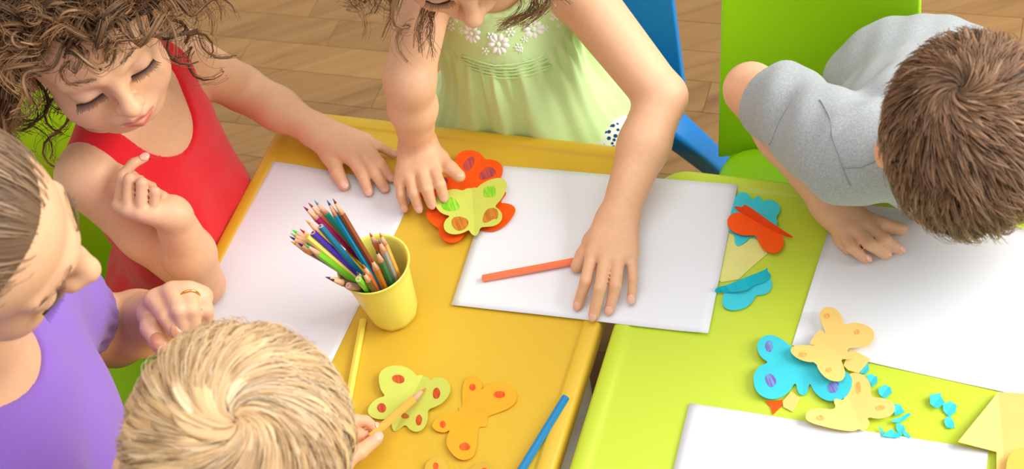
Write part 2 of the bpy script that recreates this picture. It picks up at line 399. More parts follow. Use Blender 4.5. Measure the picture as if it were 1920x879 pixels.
cutout('paper_butterfly', Z6([(390, 392), (330, 380), (265, 395), (200, 425), (165, 460), (160, 520), (195, 575), (240, 600), (290, 607), (250, 640), (232, 690), (245, 735), (290, 758), (350, 755), (400, 735), (437, 708), (455, 745), (490, 760), (515, 740), (530, 690), (580, 690), (640, 690), (690, 670), (718, 630), (715, 590), (690, 555), (650, 527), (700, 485), (740, 425), (757, 360), (745, 320), (700, 297), (640, 300), (575, 320), (530, 345), (505, 367), (480, 360), (460, 367), (430, 367), (405, 378)]),
       SZ + .0100, P_LIME, 'lime paper butterfly with green and brown spots on top of orange ones', 'paper butterfly', G1, fold=Z6([(460, 367), (485, 760)]), amp=.0035, smooth=2,
       marks=[(Z6([(225, 500), (285, 450), (330, 465), (375, 540), (310, 570), (245, 565), (215, 530)]), C_LG), (Z6([(560, 370), (615, 362), (660, 365), (665, 445), (610, 452), (560, 445)]), C_LG),
              (Z6([(300, 625), (360, 605), (430, 625), (437, 670), (400, 715), (345, 730), (300, 690)]), C_BRN), (Z6([(590, 545), (650, 540), (685, 570), (680, 635), (640, 630), (590, 660), (548, 650), (560, 590)]), C_BRN)])
cutout('paper_butterfly', Z2([(505, 282), (480, 292), (470, 275), (430, 245), (370, 235), (310, 245), (265, 275), (250, 310), (250, 360), (265, 405), (290, 430), (240, 445), (195, 485), (175, 530), (190, 560), (230, 575), (280, 572), (325, 560), (320, 610), (335, 645), (365, 635), (410, 598), (440, 640), (480, 658), (520, 650), (550, 610), (560, 560), (555, 513), (620, 498), (670, 465), (705, 410), (700, 360), (670, 320), (620, 305), (585, 310), (567, 323), (558, 300), (535, 297), (520, 283)]),
       z0, P_LIME, 'lime paper butterfly with red spots that the blond boy is colouring', 'paper butterfly', G1, fold=Z2([(520, 285), (335, 645)]), amp=.005, smooth=2,
       marks=[(Z2(ell(370, 320, 42, 27)), C_RED), (Z2(ell(612, 413, 25, 41)), C_RED), (Z2(ell(263, 505, 27, 32)), C_RED), (Z2(ell(500, 580, 21, 36)), C_RED), (Z2([(380, 545), (400, 520), (440, 548), (425, 565), (395, 560)]), C_BRN)])
cutout('paper_butterfly', Z2([(830, 290), (870, 297), (895, 335), (900, 365), (888, 390), (930, 350), (985, 333), (1050, 345), (1100, 375), (1123, 420), (1115, 460), (1070, 500), (1000, 525), (920, 550), (938, 580), (922, 615), (873, 610), (868, 680), (865, 740), (850, 800), (810, 830), (770, 833), (730, 815), (690, 770), (670, 725), (680, 670), (697, 633), (660, 658), (610, 648), (580, 620), (585, 590), (620, 550), (680, 525), (755, 515), (748, 490), (757, 480), (775, 487), (770, 400), (780, 340), (800, 305)]),
       z0, P_ORY, 'amber paper butterfly with four red spots, flat on the yellow table', 'paper butterfly', G1, fold=Z2([(760, 490), (930, 600)]), amp=.002, smooth=2,
       marks=[(Z2(ell(838, 365, 21, 23)), C_REDO), (Z2(ell(1010, 415, 39, 23)), C_REDO), (Z2(ell(650, 602, 19, 25)), C_REDO), (Z2(ell(788, 745, 37, 28)), C_REDO)])
cutout('paper_butterfly', Z2([(540, 860), (570, 825), (610, 808), (650, 820), (678, 860), (690, 900), (730, 880), (750, 863), (775, 885), (800, 900), (840, 865), (880, 845), (915, 838), (950, 855), (985, 900), (980, 960), (920, 1010), (850, 1010), (880, 1080), (840, 1130), (780, 1110), (760, 1060), (720, 1110), (660, 1120), (620, 1070), (650, 1010), (570, 990), (530, 930)]),
       z0, P_OCH, 'ochre paper butterfly cut off by the bottom edge of the picture', 'paper butterfly', G1, fold=Z2([(750, 863), (760, 1060)]), amp=.003, smooth=2, marks=[(Z2(ell(605, 870, 17, 26)), C_REDO), (Z2(ell(915, 905, 22, 26)), C_REDO)])
# right-hand table
cutout('paper_scrap', Z3([(110, 318), (200, 312), (320, 330), (405, 455), (300, 545), (220, 622), (110, 640), (75, 615)]), z0, P_PY, 'pale yellow paper offcut under the orange folded butterfly', 'paper scrap', smooth=0)
cutout('paper_butterfly', Z3([(207, 90), (245, 75), (285, 85), (303, 122), (355, 85), (368, 130), (400, 120), (440, 125), (480, 160), (485, 200), (455, 240), (470, 275), (440, 330), (350, 380), (300, 350), (260, 390), (215, 412), (195, 395), (195, 340), (150, 320), (160, 250), (180, 170)]),
       z0 + .0012, P_CY, 'cyan paper butterfly under the orange folded one near the sheet\'s corner', 'paper butterfly', G1, fold=Z3([(355, 85), (210, 410)]), amp=.003, smooth=1)
def foldedup(name, flat, wing, fold, M, M2, z, hmax, label):
    """butterfly folded along its body: one pair of wings lies flat, the other stands up from the crease"""
    A, B = at(*fold[0], z), at(*fold[1], z)
    o = cutout(name, flat, z, M, label, 'paper butterfly', G1, smooth=2)
    q = smooth_poly(wing, 1); pts = []
    d2 = N(np.array(fold[1]) - np.array(fold[0])); nn = np.array([-d2[1], d2[0]])
    offs = [(p - np.array(fold[0])) @ nn for p in q]; mo = max(abs(v) for v in offs)
    for p, v in zip(q, offs): pts.append(at(p[0], p[1], z + hmax * abs(v) / mo))
    bm = bmesh.new(); bm.faces.new([bm.verts.new(Vector(p)) for p in pts]); bmesh.ops.triangulate(bm, faces=bm.faces[:])
    bmesh.ops.recalc_face_normals(bm, faces=bm.faces[:]); me = bpy.data.meshes.new('m'); bm.to_mesh(me); bm.free()
    w = link('raised_wing', me, M2, o); sm = w.modifiers.new('t', 'SOLIDIFY'); sm.thickness = .0005
    return o
foldedup('paper_butterfly', Z3([(225, 192), (170, 208), (145, 245), (155, 290), (180, 320), (230, 340), (280, 345), (325, 340), (350, 390), (380, 440), (450, 460), (490, 435), (508, 390), (503, 345), (400, 290), (320, 245)]),
         Z3([(225, 192), (178, 153), (265, 165), (252, 140), (300, 168), (400, 240), (520, 322), (577, 358), (520, 350), (400, 290), (320, 245)]), Z3([(225, 192), (520, 350)]), P_OR, P_RO, z0 + .006, .02, 'orange paper butterfly folded so one wing stands up')
foldedup('paper_butterfly', Z3([(125, 700), (115, 770), (130, 805), (190, 822), (270, 800), (310, 760), (328, 720), (380, 720), (425, 690), (435, 640), (415, 610), (300, 640), (200, 690)]),
         Z3([(68, 705), (75, 672), (150, 655), (220, 625), (380, 562), (405, 545), (400, 565), (425, 590), (420, 615), (380, 640), (320, 655), (270, 690), (200, 702), (110, 705)]), Z3([(110, 705), (420, 615)]), P_CY, P_CY_SHADE, z0 + .002, .014, 'cyan paper butterfly folded in half beside the middle sheet')
cutout('paper_scrap', Z4([(150, 530), (195, 528), (240, 522), (247, 545), (190, 600), (178, 560)]), z0, P_OR, 'small orange paper offcut beneath the large cyan butterfly', 'paper scrap', smooth=0)
cutout('paper_scrap', Z4([(240, 530), (285, 480), (333, 515), (293, 585), (245, 560)]), z0 + .0007, P_PALE, 'small pale orange square offcut beneath the large cyan butterfly', 'paper scrap', smooth=0)
cutout('paper_butterfly', Z4([(280, 250), (240, 215), (185, 195), (140, 205), (110, 240), (112, 285), (135, 320), (172, 340), (120, 360), (92, 400), (92, 460), (115, 505), (170, 530), (230, 520), (280, 480), (308, 428), (320, 490), (348, 502), (368, 490), (380, 430), (400, 480), (440, 520), (490, 540), (560, 530), (600, 470), (600, 400), (450, 330), (350, 290)]),
       z0 + .0016, P_CY, 'large cyan paper butterfly with purple spots on the lime table', 'paper butterfly', G1, fold=Z4([(355, 280), (346, 500)]), amp=.003, smooth=2,
       marks=[(Z4(ell(173, 258, 21, 30)), C_PUR), (Z4([(150, 405), (185, 395), (215, 435), (190, 470), (160, 455)]), C_PUR), (Z4([(480, 440), (535, 435), (525, 490), (490, 498), (470, 470)]), C_PUR)])
cutout('paper_scrap', Z4([(590, 262), (620, 272), (695, 312), (635, 385), (580, 370), (555, 345)]), z0 + .005, P_PALE, 'pale orange offcut right of the spotted pale orange butterfly', 'paper scrap', smooth=0)
cutout('paper_butterfly', Z4([(555, 420), (575, 395), (620, 385), (670, 405), (697, 450), (697, 518), (760, 520), (810, 545), (825, 580), (800, 615), (740, 628), (672, 612), (698, 650), (660, 690), (640, 670), (605, 690), (500, 680), (370, 650), (357, 620), (375, 585), (430, 573), (522, 580), (497, 515), (563, 530), (553, 480)]),
       z0 + .0045, P_PALE, 'pale orange paper butterfly touching the front sheet\'s top edge', 'paper butterfly', G1, fold=Z4([(600, 560), (660, 690)]), amp=.003, smooth=2, marks=[(Z4(ell(632, 465, 14, 32, 8)), C_ORG), (Z4(ell(745, 570, 26, 13, 8)), C_ORG), (Z4(ell(437, 625, 22, 14, 8)), C_ORG)])
cutout('paper_butterfly', Z4([(430, 100), (440, 65), (475, 50), (520, 65), (550, 105), (557, 147), (610, 132), (670, 145), (712, 175), (715, 215), (690, 248), (640, 257), (566, 258), (598, 305), (585, 315), (540, 312), (555, 350), (567, 395), (550, 430), (515, 438), (470, 425), (430, 385), (412, 335), (370, 335), (320, 320), (285, 290), (282, 265), (310, 245), (370, 243), (432, 250), (378, 245), (395, 205), (410, 185), (440, 160), (470, 195)]),
       z0 + .0085, P_PALE, 'pale orange paper butterfly with orange dots overlapping the boy\'s sheet', 'paper butterfly', G1, fold=Z4([(400, 205), (590, 312)]), amp=.003, smooth=1, marks=[(Z4(ell(470, 98, 17, 13)), C_ORG), (Z4(ell(625, 182, 14, 13)), C_ORG), (Z4(ell(345, 297, 21, 13)), C_ORG), (Z4(ell(480, 375, 16, 14)), C_ORG)])
bits = [([(640, 385), (660, 345), (685, 335), (687, 370), (670, 390)], 'cyan paper snippet wedged at the edge of the boy\'s sheet'),
        ([(668, 400), (700, 392), (730, 405), (730, 435), (705, 460), (690, 430)], 'rounded cyan snippet beside the lower pale orange butterfly\'s top wing'),
        ([(733, 470), (770, 445), (800, 460), (805, 490), (770, 520), (740, 495)], 'six-sided folded cyan snippet lying alone on the lime table'),
        ([(808, 545), (850, 550), (872, 590), (822, 605)], 'cyan snippet poking out from the pale orange butterfly\'s right wing'),
        ([(805, 628), (850, 615), (890, 592), (905, 598), (880, 622), (845, 640), (808, 640)], 'curled thin cyan paper sliver, uppermost of the shredded heap'),
        ([(830, 645), (868, 655), (875, 690), (850, 712), (826, 670)], 'cyan paper shred in the middle of the shredded heap'),
        ([(860, 690), (875, 685), (905, 715), (895, 722), (868, 708)], 'narrow cyan paper strip at the right end of the shredded heap'),
        ([(735, 657), (752, 672), (772, 702), (756, 708)], 'pointed cyan sliver at the left of the shredded heap'),
        ([(755, 712), (800, 675), (845, 700), (847, 722)], 'cyan triangle snippet touching the front sheet\'s top edge'),
        ([(1000, 502), (1060, 488), (1058, 505), (1080, 540), (1040, 572), (1003, 545)], 'topmost snippet of the three-piece cyan chain at right'),
        ([(1068, 548), (1110, 532), (1140, 550), (1135, 590), (1100, 610), (1070, 580)], 'middle round snippet of the three-piece cyan chain at right'),
        ([(1080, 620), (1108, 608), (1126, 640), (1130, 672), (1090, 668), (1075, 640)], 'lowest snippet of the three-piece cyan chain at right')]
for i, (p, l) in enumerate(bits):
    p = Z4(p); c = np.mean(p, 0)
    cutout('paper_snippet', p, z0 + .0004 + .0006 * (i % 5), P_CY, l, 'paper scrap', 'cyan paper snippets', fold=(c + [-6, 8], c + [6, -8]), amp=.006, smooth=0)
# loose amber sheets at the lower right
def curlf(p): return .010 * max(0, 1 - abs((p[:2] - at(1835, 790)[:2]) @ np.array(N(TU)[:2]) - .01) / .06)
cutout('coloured_paper', Z4([(1355, 482), (1490, 503), (1640, 530), (1600, 900), (1345, 900), (1345, 795), (1142, 762)]), z0 + .0040, P_PALE, 'folded pale amber paper sheet at the lower right edge', 'paper', fold=Z4([(1355, 482), (1390, 900)]), amp=.006, smooth=0)
cutout('coloured_paper', Z4([(1400, 830), (1420, 775), (1470, 745), (1560, 740), (1600, 800), (1580, 960), (1400, 960)]), z0 + .022, pmat('gold', 240, 190, 84), 'rounded golden paper piece on the pale amber sheet', 'paper', fold=Z4([(1470, 745), (1500, 960)]), amp=-.006, smooth=2)

# ------------------------------------------------------------------ pencil cup
cupc = at(742, 588); cupc[2] = 0
CH = .098
def cup():
    root_l = 'pale yellow plastic cup holding the coloured pencils on the yellow table'
    prof = [(.0, .003), (.024, .003), (.0262, .004), (.0285, .012), (.0315, .04), (.036, .08), (.0385, CH - .004), (.0405, CH - .001), (.0415, CH), (.0405, CH + .001), (.039, CH), (.0372, CH - .003), (.0345, .08), (.030, .04), (.0268, .012), (.024, .008), (.0, .008)]
    n = 64; rings = []
    for r, z in prof:
        rg = []
        for j in range(n):
            a = 2 * math.pi * j / n; rr = max(r, .0004)
            k = max(0, 1 - z / .018); rr2 = rr * (1 + .02 * k * math.cos(10 * a)); zz = z + (-.003 * max(0, 1 - z / .004) * (.5 - .5 * math.cos(10 * a)) if z < .005 and r > .02 else 0)
            rg.append((cupc[0] + rr2 * math.cos(a), cupc[1] + rr2 * math.sin(a), TZ + max(zz, .0003)))
        rings.append(rg)
    vs, fs = loft(rings, False, False); o = link('pencil_cup', mesh_py(vs, fs, True), CUPM); tag(o, root_l, 'cup')
cup()

# ------------------------------------------------------------------ pencils
WOOD = mat('pencil_wood', srgb(232, 178, 140), .7, .3, noise=.08, nscale=300)
def cmat(c, tip=False): return mat('lacquer_%d_%d_%d' % c if not tip else 'lead_%d_%d_%d' % c, srgb(*c), .28 if not tip else .6, .5)
def pencil(A, B, col, tipcol, label, sharp=True, r=.0037, group=None, wood2=None):
    """hexagonal pencil from A (far end) to B (visible end)"""
    A = np.asarray(A, float); B = np.asarray(B, float); d = N(B - A); L = np.linalg.norm(B - A)
    a = N(np.cross(d, V(.2, .9, .3))); b = np.cross(d, a)
    root = empty('coloured_pencil', A, label, 'pencil', group)
    def ring(s, rr, n=12): return [tuple(A + d * s + rr * (1 + .05 * math.cos(6 * 2 * math.pi * j / n)) * (a * math.cos(2 * math.pi * j / n) + b * math.sin(2 * math.pi * j / n))) for j in range(n)]
    e = L - .021 if sharp else L
    vs, fs = loft([ring(.0, r * .9), ring(.0008, r), ring(e - (.0 if sharp else .0006), r), ring(e, r * (.98 if sharp else .9))])
    link('barrel', mesh_py(vs, fs), cmat(col), root)
    if sharp:
        vs, fs = loft([ring(e, r * .97), ring(e + .0145, r * .40)]); link('sharpened_wood', mesh_py(vs, fs, True), WOOD, root)
        vs, fs = loft([ring(e + .0140, r * .42), ring(e + .0195, r * .16), ring(L, r * .06)]); link('lead', mesh_py(vs, fs, True), cmat(tipcol, True), root)
    else:
        vs, fs = loft([ring(L - .0002, r * .8), ring(L + .0004, r * .78)]); link('end_grain', mesh_py(vs, fs), WOOD, root)
        vs, fs = loft([ring(L + .0002, r * .4), ring(L + .0008, r * .36)]); link('lead', mesh_py(vs, fs), cmat(tipcol, True), root)
    return root
def cup_pencil(tip, Lg, boff, col, tc, label, sharp=True):
    """tip pixel of the photo; the foot stands on the cup's bottom at boff; height follows from the pencil's length"""
    best = None; ax_ = V(cupc[0], cupc[1], 0)
    for k in range(60):
        z = TZ + .075 + .11 * k / 59; B = at(*tip, z)
        for rad in (0., .010, .018, .0215):
            for an in np.linspace(0, 2 * math.pi, 19)[:-1]:
                A = V(cupc[0] + rad * math.cos(an), cupc[1] + rad * math.sin(an), TZ + .0125); d = B - A; L = np.linalg.norm(d)
                if z > TZ + CH + .002:
                    q = A + d * ((TZ + CH - A[2]) / d[2]); rr = np.linalg.norm(q[:2] - cupc[:2]); lim = .0340
                else: rr = np.linalg.norm(B[:2] - cupc[:2]); lim = .030
                e = abs(L - Lg) + (2. * (rr - lim) if rr > lim else 0) + .15 * np.linalg.norm(A[:2] - cupc[:2] - boff)
                if best is None or e < best[0]: best = (e, A, B)
    A, B = best[1], best[2]
    pencil(A, B, col, tc, label, sharp, group='pencils in the yellow cup')
D1, D2 = TU[:2], TV[:2]
def bo(u, v): return D1 * u + D2 * v
PC = [((624, 372), .172, bo(.017, .006), (150, 78, 44), (120, 56, 34), 'brown pencil reaching highest at the right of the leaning bunch'),
      ((613, 375), .172, bo(.012, .012), (20, 148, 190), (30, 90, 160), 'turquoise pencil with a blue point next to the tall brown one'),
      ((589, 375), .175, bo(.018, -.002), (34, 152, 128), (110, 150, 160), 'teal green pencil with a grey-blue point'),
      ((578, 380), .176, bo(.016, -.008), (184, 98, 52), (140, 84, 50), 'reddish brown pencil left of the teal green one'),
      ((569, 387), .176, bo(.013, -.012), (164, 20, 96), (150, 20, 90), 'magenta pencil with a magenta point'),
      ((573, 412), .170, bo(.020, .004), (206, 156, 28), (222, 170, 20), 'ochre pencil with a yellow point below the magenta one'),
      ((547, 430), .172, bo(.016, -.014), (94, 190, 60), (60, 230, 60), 'pencil with a bright green point at the far left'),
      ((562, 429), .168, bo(.020, .0), (190, 40, 40), (214, 30, 30), 'red pencil, only its pointed end showing behind the purple one'),
      ((545, 437), .172, bo(.019, -.010), (150, 160, 90), (140, 170, 90), 'olive pencil just below the bright green point'),
      ((543, 443), .172, bo(.021, -.005), (40, 60, 130), (30, 50, 110), 'navy blue pencil with the leftmost point of the bunch'),
      ((545, 452), .170, bo(.022, .002), (232, 152, 46), (226, 150, 30), 'light orange pencil along the lower left of the bunch'),
      ((558, 455), .168, bo(.021, .006), (88, 40, 110), (50, 50, 120), 'dark violet pencil between the light orange and the lime one'),
      ((571, 457), .166, bo(.019, .011), (122, 206, 46), (96, 196, 60), 'thick lime green pencil with a green point in front'),
      ((610, 519), .150, bo(.020, .008), (70, 56, 50), (100, 60, 120), 'dark brown pencil with a violet point leaning low over the rim'),
      ((618, 523), .148, bo(.018, .012), (96, 72, 34), (70, 56, 50), 'short brown-black pencil leaning lowest over the rim'),
      ((601, 424), .168, bo(.012, .016), (20, 118, 150), (60, 90, 160), 'blunt-ended petrol blue pencil in the middle of the bunch'),
      ((587, 436), .168, bo(.016, .013), (76, 42, 178), (70, 40, 150), 'blunt-ended purple pencil beside the pale yellow one'),
      ((576, 443), .168, bo(.018, .009), (240, 226, 110), (236, 190, 40), 'blunt-ended pale yellow pencil above the lime green one'),
      ((693, 436), .150, bo(.016, -.010), (240, 128, 30), (236, 120, 20), 'orange pencil at the right, behind the grey one'),
      ((712, 436), .150, bo(.022, -.004), (246, 182, 82), (240, 150, 60), 'light orange pencil standing at the far right of the cup'),
      ((710, 449), .146, bo(.022, .004), (158, 158, 150), (130, 130, 130), 'grey pencil between two orange ones and the dark green one'),
      ((705, 468), .140, bo(.020, .010), (40, 116, 62), (30, 80, 50), 'dark green pencil right of the centre'),
      ((696, 484), .136, bo(.014, .016), (188, 112, 34), (170, 40, 70), 'caramel brown pencil with a dark pink point'),
      ((681, 496), .132, bo(.006, .016), (236, 120, 40), (240, 130, 30), 'thin orange pencil behind the olive brown one'),
      ((680, 509), .128, bo(.006, .020), (110, 86, 40), (90, 70, 40), 'olive brown pencil in the front row'),
      ((668, 509), .130, bo(-.004, .014), (70, 110, 170), (60, 90, 150), 'pencil with a dull blue point, mostly hidden in front'),
      ((672, 523), .126, bo(.000, .021), (110, 216, 60), (60, 200, 40), 'blunt-ended bright green pencil at the front rim'),
      ((653, 535), .124, bo(-.008, .020), (190, 146, 136), (170, 120, 190), 'blunt-ended dusty pink pencil at the front rim')]
for tip, L, b, c, tc, lab in PC: cup_pencil(tip, L, b, c, tc, lab, 'blunt' not in lab)
# loose pencils
rr = .0037
pencil(at(970, 893, TZ + rr), at(1061, 744, TZ + rr), (8, 128, 186), (8, 110, 170), 'blue felt-tip stick lying near the yellow table\'s right rim', sharp=False, r=.0044)
pencil(at(650, 770, TZ + rr), at(681, 600, TZ + rr), (246, 230, 92), (230, 200, 60), 'pale yellow pencil lying between the cup and the blond head', sharp=False, r=.0042)
# ------------------------------------------------------------------ organic modelling: implicit surfaces turned into one continuous mesh
class Field:
    def __init__(s, lo, hi, h):
        s.lo = np.array(lo, np.float32); s.h = h; s.n = np.ceil((np.array(hi) - s.lo) / h).astype(int) + 1
        s.ax = [(s.lo[i] + np.arange(s.n[i]) * h).astype(np.float32) for i in range(3)]
        s.F = np.full(s.n, .03, np.float32)
    def box(s, lo, hi, m):
        a = np.clip(np.floor((np.array(lo) - m - s.lo) / s.h).astype(int), 0, s.n); b = np.clip(np.ceil((np.array(hi) + m - s.lo) / s.h).astype(int) + 1, 0, s.n)
        return a, b
    def grid(s, a, b): return s.ax[0][a[0]:b[0], None, None], s.ax[1][None, a[1]:b[1], None], s.ax[2][None, None, a[2]:b[2]]
    def dist(s, p, G):
        X, Y, Z = G
        if p[0] == 'c':
            _, A, B, ra, rb = p; d = B - A; L2 = max(float(d @ d), 1e-12)
            t = np.clip(((X - A[0]) * d[0] + (Y - A[1]) * d[1] + (Z - A[2]) * d[2]) / L2, 0, 1)
            q = (X - A[0] - t * d[0]) ** 2; q += (Y - A[1] - t * d[1]) ** 2; q += (Z - A[2] - t * d[2]) ** 2
            np.sqrt(q, out=q); q -= ra + (rb - ra) * t; return q
        if p[0] == 'e':
            _, C, r, R = p; x, y, z = X - C[0], Y - C[1], Z - C[2]
            a0 = (x * R[0][0] + y * R[0][1] + z * R[0][2]) / r[0]; a1 = (x * R[1][0] + y * R[1][1] + z * R[1][2]) / r[1]; a2 = (x * R[2][0] + y * R[2][1] + z * R[2][2]) / r[2]
            k0 = np.sqrt(a0 * a0 + a1 * a1 + a2 * a2) + 1e-6
            k1 = np.sqrt((a0 / r[0]) ** 2 + (a1 / r[1]) ** 2 + (a2 / r[2]) ** 2) + 1e-6
            return k0 * (k0 - 1) / k1
        if p[0] == 'p':                      # half-space: inside where (x-C).n < 0
            _, C, n = p; return (X - C[0]) * n[0] + (Y - C[1]) * n[1] + (Z - C[2]) * n[2]
    @staticmethod
    def bounds(p):
        if p[0] == 'c': r = max(p[3], p[4]); return np.minimum(p[1], p[2]) - r, np.maximum(p[1], p[2]) + r
        if p[0] == 'e':
            e = np.sqrt(sum((np.array(p[3][i]) * p[2][i]) ** 2 for i in range(3))); return p[1] - e, p[1] + e
    @staticmethod
    def smin(a, b, k):
        if k <= 0: return np.minimum(a, b)
        h = np.maximum(k - np.abs(a - b), 0); return np.minimum(a, b) - h * h * (.25 / k)
    def add(s, prims, k=.004, ik=None):
        if isinstance(prims, tuple): prims = [prims]
        bl = [s.bounds(p) for p in prims]; ikk = ik if ik is not None else k
        a, b = s.box(np.min([q[0] for q in bl], 0), np.max([q[1] for q in bl], 0), max(k, ikk) + .008)
        if np.any(b <= a): return
        G = s.grid(a, b); D = None
        for p in prims:
            d = s.dist(p, G); D = d if D is None else s.smin(D, d, ikk)
        sl = tuple(slice(a[i], b[i]) for i in range(3)); s.F[sl] = s.smin(s.F[sl], D, k)
    def cut(s, p, k=.002):
        if p[0] == 'p': a, b = np.zeros(3, int), s.n
        else: q = s.bounds(p); a, b = s.box(q[0], q[1], k + .008)
        if np.any(b <= a): return
        G = s.grid(a, b); sl = tuple(slice(a[i], b[i]) for i in range(3))
        s.F[sl] = -s.smin(-s.F[sl], s.dist(p, G), k)
    def clear_table(s, edge, n, z=.447, k=.003):
        """keep clothing behind the table edge: above z nothing may pass the plane (edge, n)"""
        X, Y, Z = s.grid(np.zeros(3, int), s.n); d = np.maximum(-((X - edge[0]) * n[0] + (Y - edge[1]) * n[1]), z - Z)
        s.F[:] = -s.smin(-s.F, d.astype(np.float32), k)
    def mesh(s):
        F = s.F; F[0] = F[-1] = .03; F[:, 0] = F[:, -1] = .03; F[:, :, 0] = F[:, :, -1] = .03
        I = F < 0; n = s.n
        c = np.zeros(n - 1, np.int8)
        for dx in (0, 1):
            for dy in (0, 1):
                for dz in (0, 1): c += I[dx:n[0] - 1 + dx, dy:n[1] - 1 + dy, dz:n[2] - 1 + dz]
        act = np.argwhere((c > 0) & (c < 8)); idx = np.full(n - 1, -1, np.int32); idx[tuple(act.T)] = np.arange(len(act))
        P = np.zeros((len(act), 3), np.float32); W_ = np.zeros(len(act), np.float32)
        crn = [(0, 0, 0), (1, 0, 0), (0, 1, 0), (1, 1, 0), (0, 0, 1), (1, 0, 1), (0, 1, 1), (1, 1, 1)]
        val = [F[act[:, 0] + q[0], act[:, 1] + q[1], act[:, 2] + q[2]] for q in crn]
        for i in range(8):
            for j in range(i + 1, 8):
                if sum(abs(crn[i][k] - crn[j][k]) for k in range(3)) != 1: continue
                m = (val[i] < 0) != (val[j] < 0); t = np.where(m, val[i] / (val[i] - val[j] + 1e-12), 0)
                A, B = np.array(crn[i], np.float32), np.array(crn[j], np.float32)
                P += np.where(m[:, None], A + t[:, None] * (B - A), 0); W_ += m
        P = (act + P / W_[:, None]) * s.h + s.lo
        quads = []
        for axis in range(3):
            u, v = (axis + 1) % 3, (axis + 2) % 3
            sl0 = [slice(None)] * 3; sl1 = [slice(None)] * 3; sl0[axis] = slice(0, -1); sl1[axis] = slice(1, None)
            d = I[tuple(sl0)].astype(np.int8) - I[tuple(sl1)].astype(np.int8)
            for sg in (1, -1):
                e = np.argwhere(d == sg); e = e[(e[:, u] > 0) & (e[:, v] > 0) & (e[:, u] < n[u] - 1) & (e[:, v] < n[v] - 1)]
                def g(du, dv):
                    q = e.copy(); q[:, u] -= du; q[:, v] -= dv; return idx[tuple(q.T)]
                Q = np.stack([g(1, 1), g(0, 1), g(0, 0), g(1, 0)], 1)
                quads.append(Q if sg == 1 else Q[:, ::-1])
        Q = np.concatenate(quads); Q = Q[(Q >= 0).all(1)]
        return P, Q
def relax(P, Q, it=1, w=.5):
    for _ in range(it):
        acc = np.zeros_like(P); cnt = np.zeros(len(P), np.float32)
        for i in range(4):
            for j in ((i + 1) % 4, (i + 3) % 4):
                for c in range(3): acc[:, c] += np.bincount(Q[:, i], P[Q[:, j], c], len(P))
                cnt += np.bincount(Q[:, i], minlength=len(P))
        P = P * (1 - w) + w * acc / np.maximum(cnt, 1)[:, None]
    return P.astype(np.float32)
def vnormals(P, Q):
    fn = np.cross(P[Q[:, 2]] - P[Q[:, 0]], P[Q[:, 3]] - P[Q[:, 1]]); nn = np.zeros_like(P)
    for i in range(4):
        for c in range(3): nn[:, c] += np.bincount(Q[:, i], fn[:, c], len(P))
    return nn / (np.linalg.norm(nn, axis=1)[:, None] + 1e-12)
def keep_main(P, Q):
    """drop loose crumbs: keep connected pieces with plenty of vertices"""
    lab = np.arange(len(P))
    for _ in range(200):
        m = lab[Q].min(1); new = lab.copy()
        for i in range(4): np.minimum.at(new, Q[:, i], m)
        new = new[new]
        if (new == lab).all(): break
        lab = new
    u, cnt = np.unique(lab, return_counts=True); big = u[cnt > max(60, .004 * len(P))]; ok = np.isin(lab, big)
    Q = Q[ok[Q].all(1)]; mp = np.cumsum(ok) - 1
    return P[ok], mp[Q]
ID3 = np.eye(3)
def cap(a, b, ra, rb=None): return ('c', np.asarray(a, float), np.asarray(b, float), ra, ra if rb is None else rb)
def elp(c, r, R=ID3): return ('e', np.asarray(c, float), np.asarray(r, float), np.asarray(R, float))
def vb(px, py):
    """basis at a picture point: image right, image up, towards the viewer"""
    c = -N(ray(px, py)); r = N(CR - c * (CR @ c)); u = np.cross(c, r); return r, u, c
class Frame:
    """local axes: s to the person's right, f forward, u up"""
    def __init__(s, o, f, u, k=1.0):
        s.f = N(f); s.u = N(np.asarray(u) - s.f * (np.asarray(u) @ s.f)); s.s = np.cross(s.f, s.u); s.o = np.asarray(o, float); s.k = k; s.R = np.array([s.s, s.f, s.u])
    def __call__(s, a, b, c): return s.o + s.k * (s.s * a + s.f * b + s.u * c)
    def loc(s, P): return ((P - s.o) @ s.R.T) / s.k
def head_frame(px, py, z, f, u, k=1.0, anchor=None):
    r, up, c = vb(px, py); F = f[0] * r + f[1] * up + f[2] * c; U = u[0] * r + u[1] * up + u[2] * c
    o = at(px, py, z); H = Frame(o, F, U, k)
    if anchor is not None: H.o = o - (H(*anchor) - o)
    return H

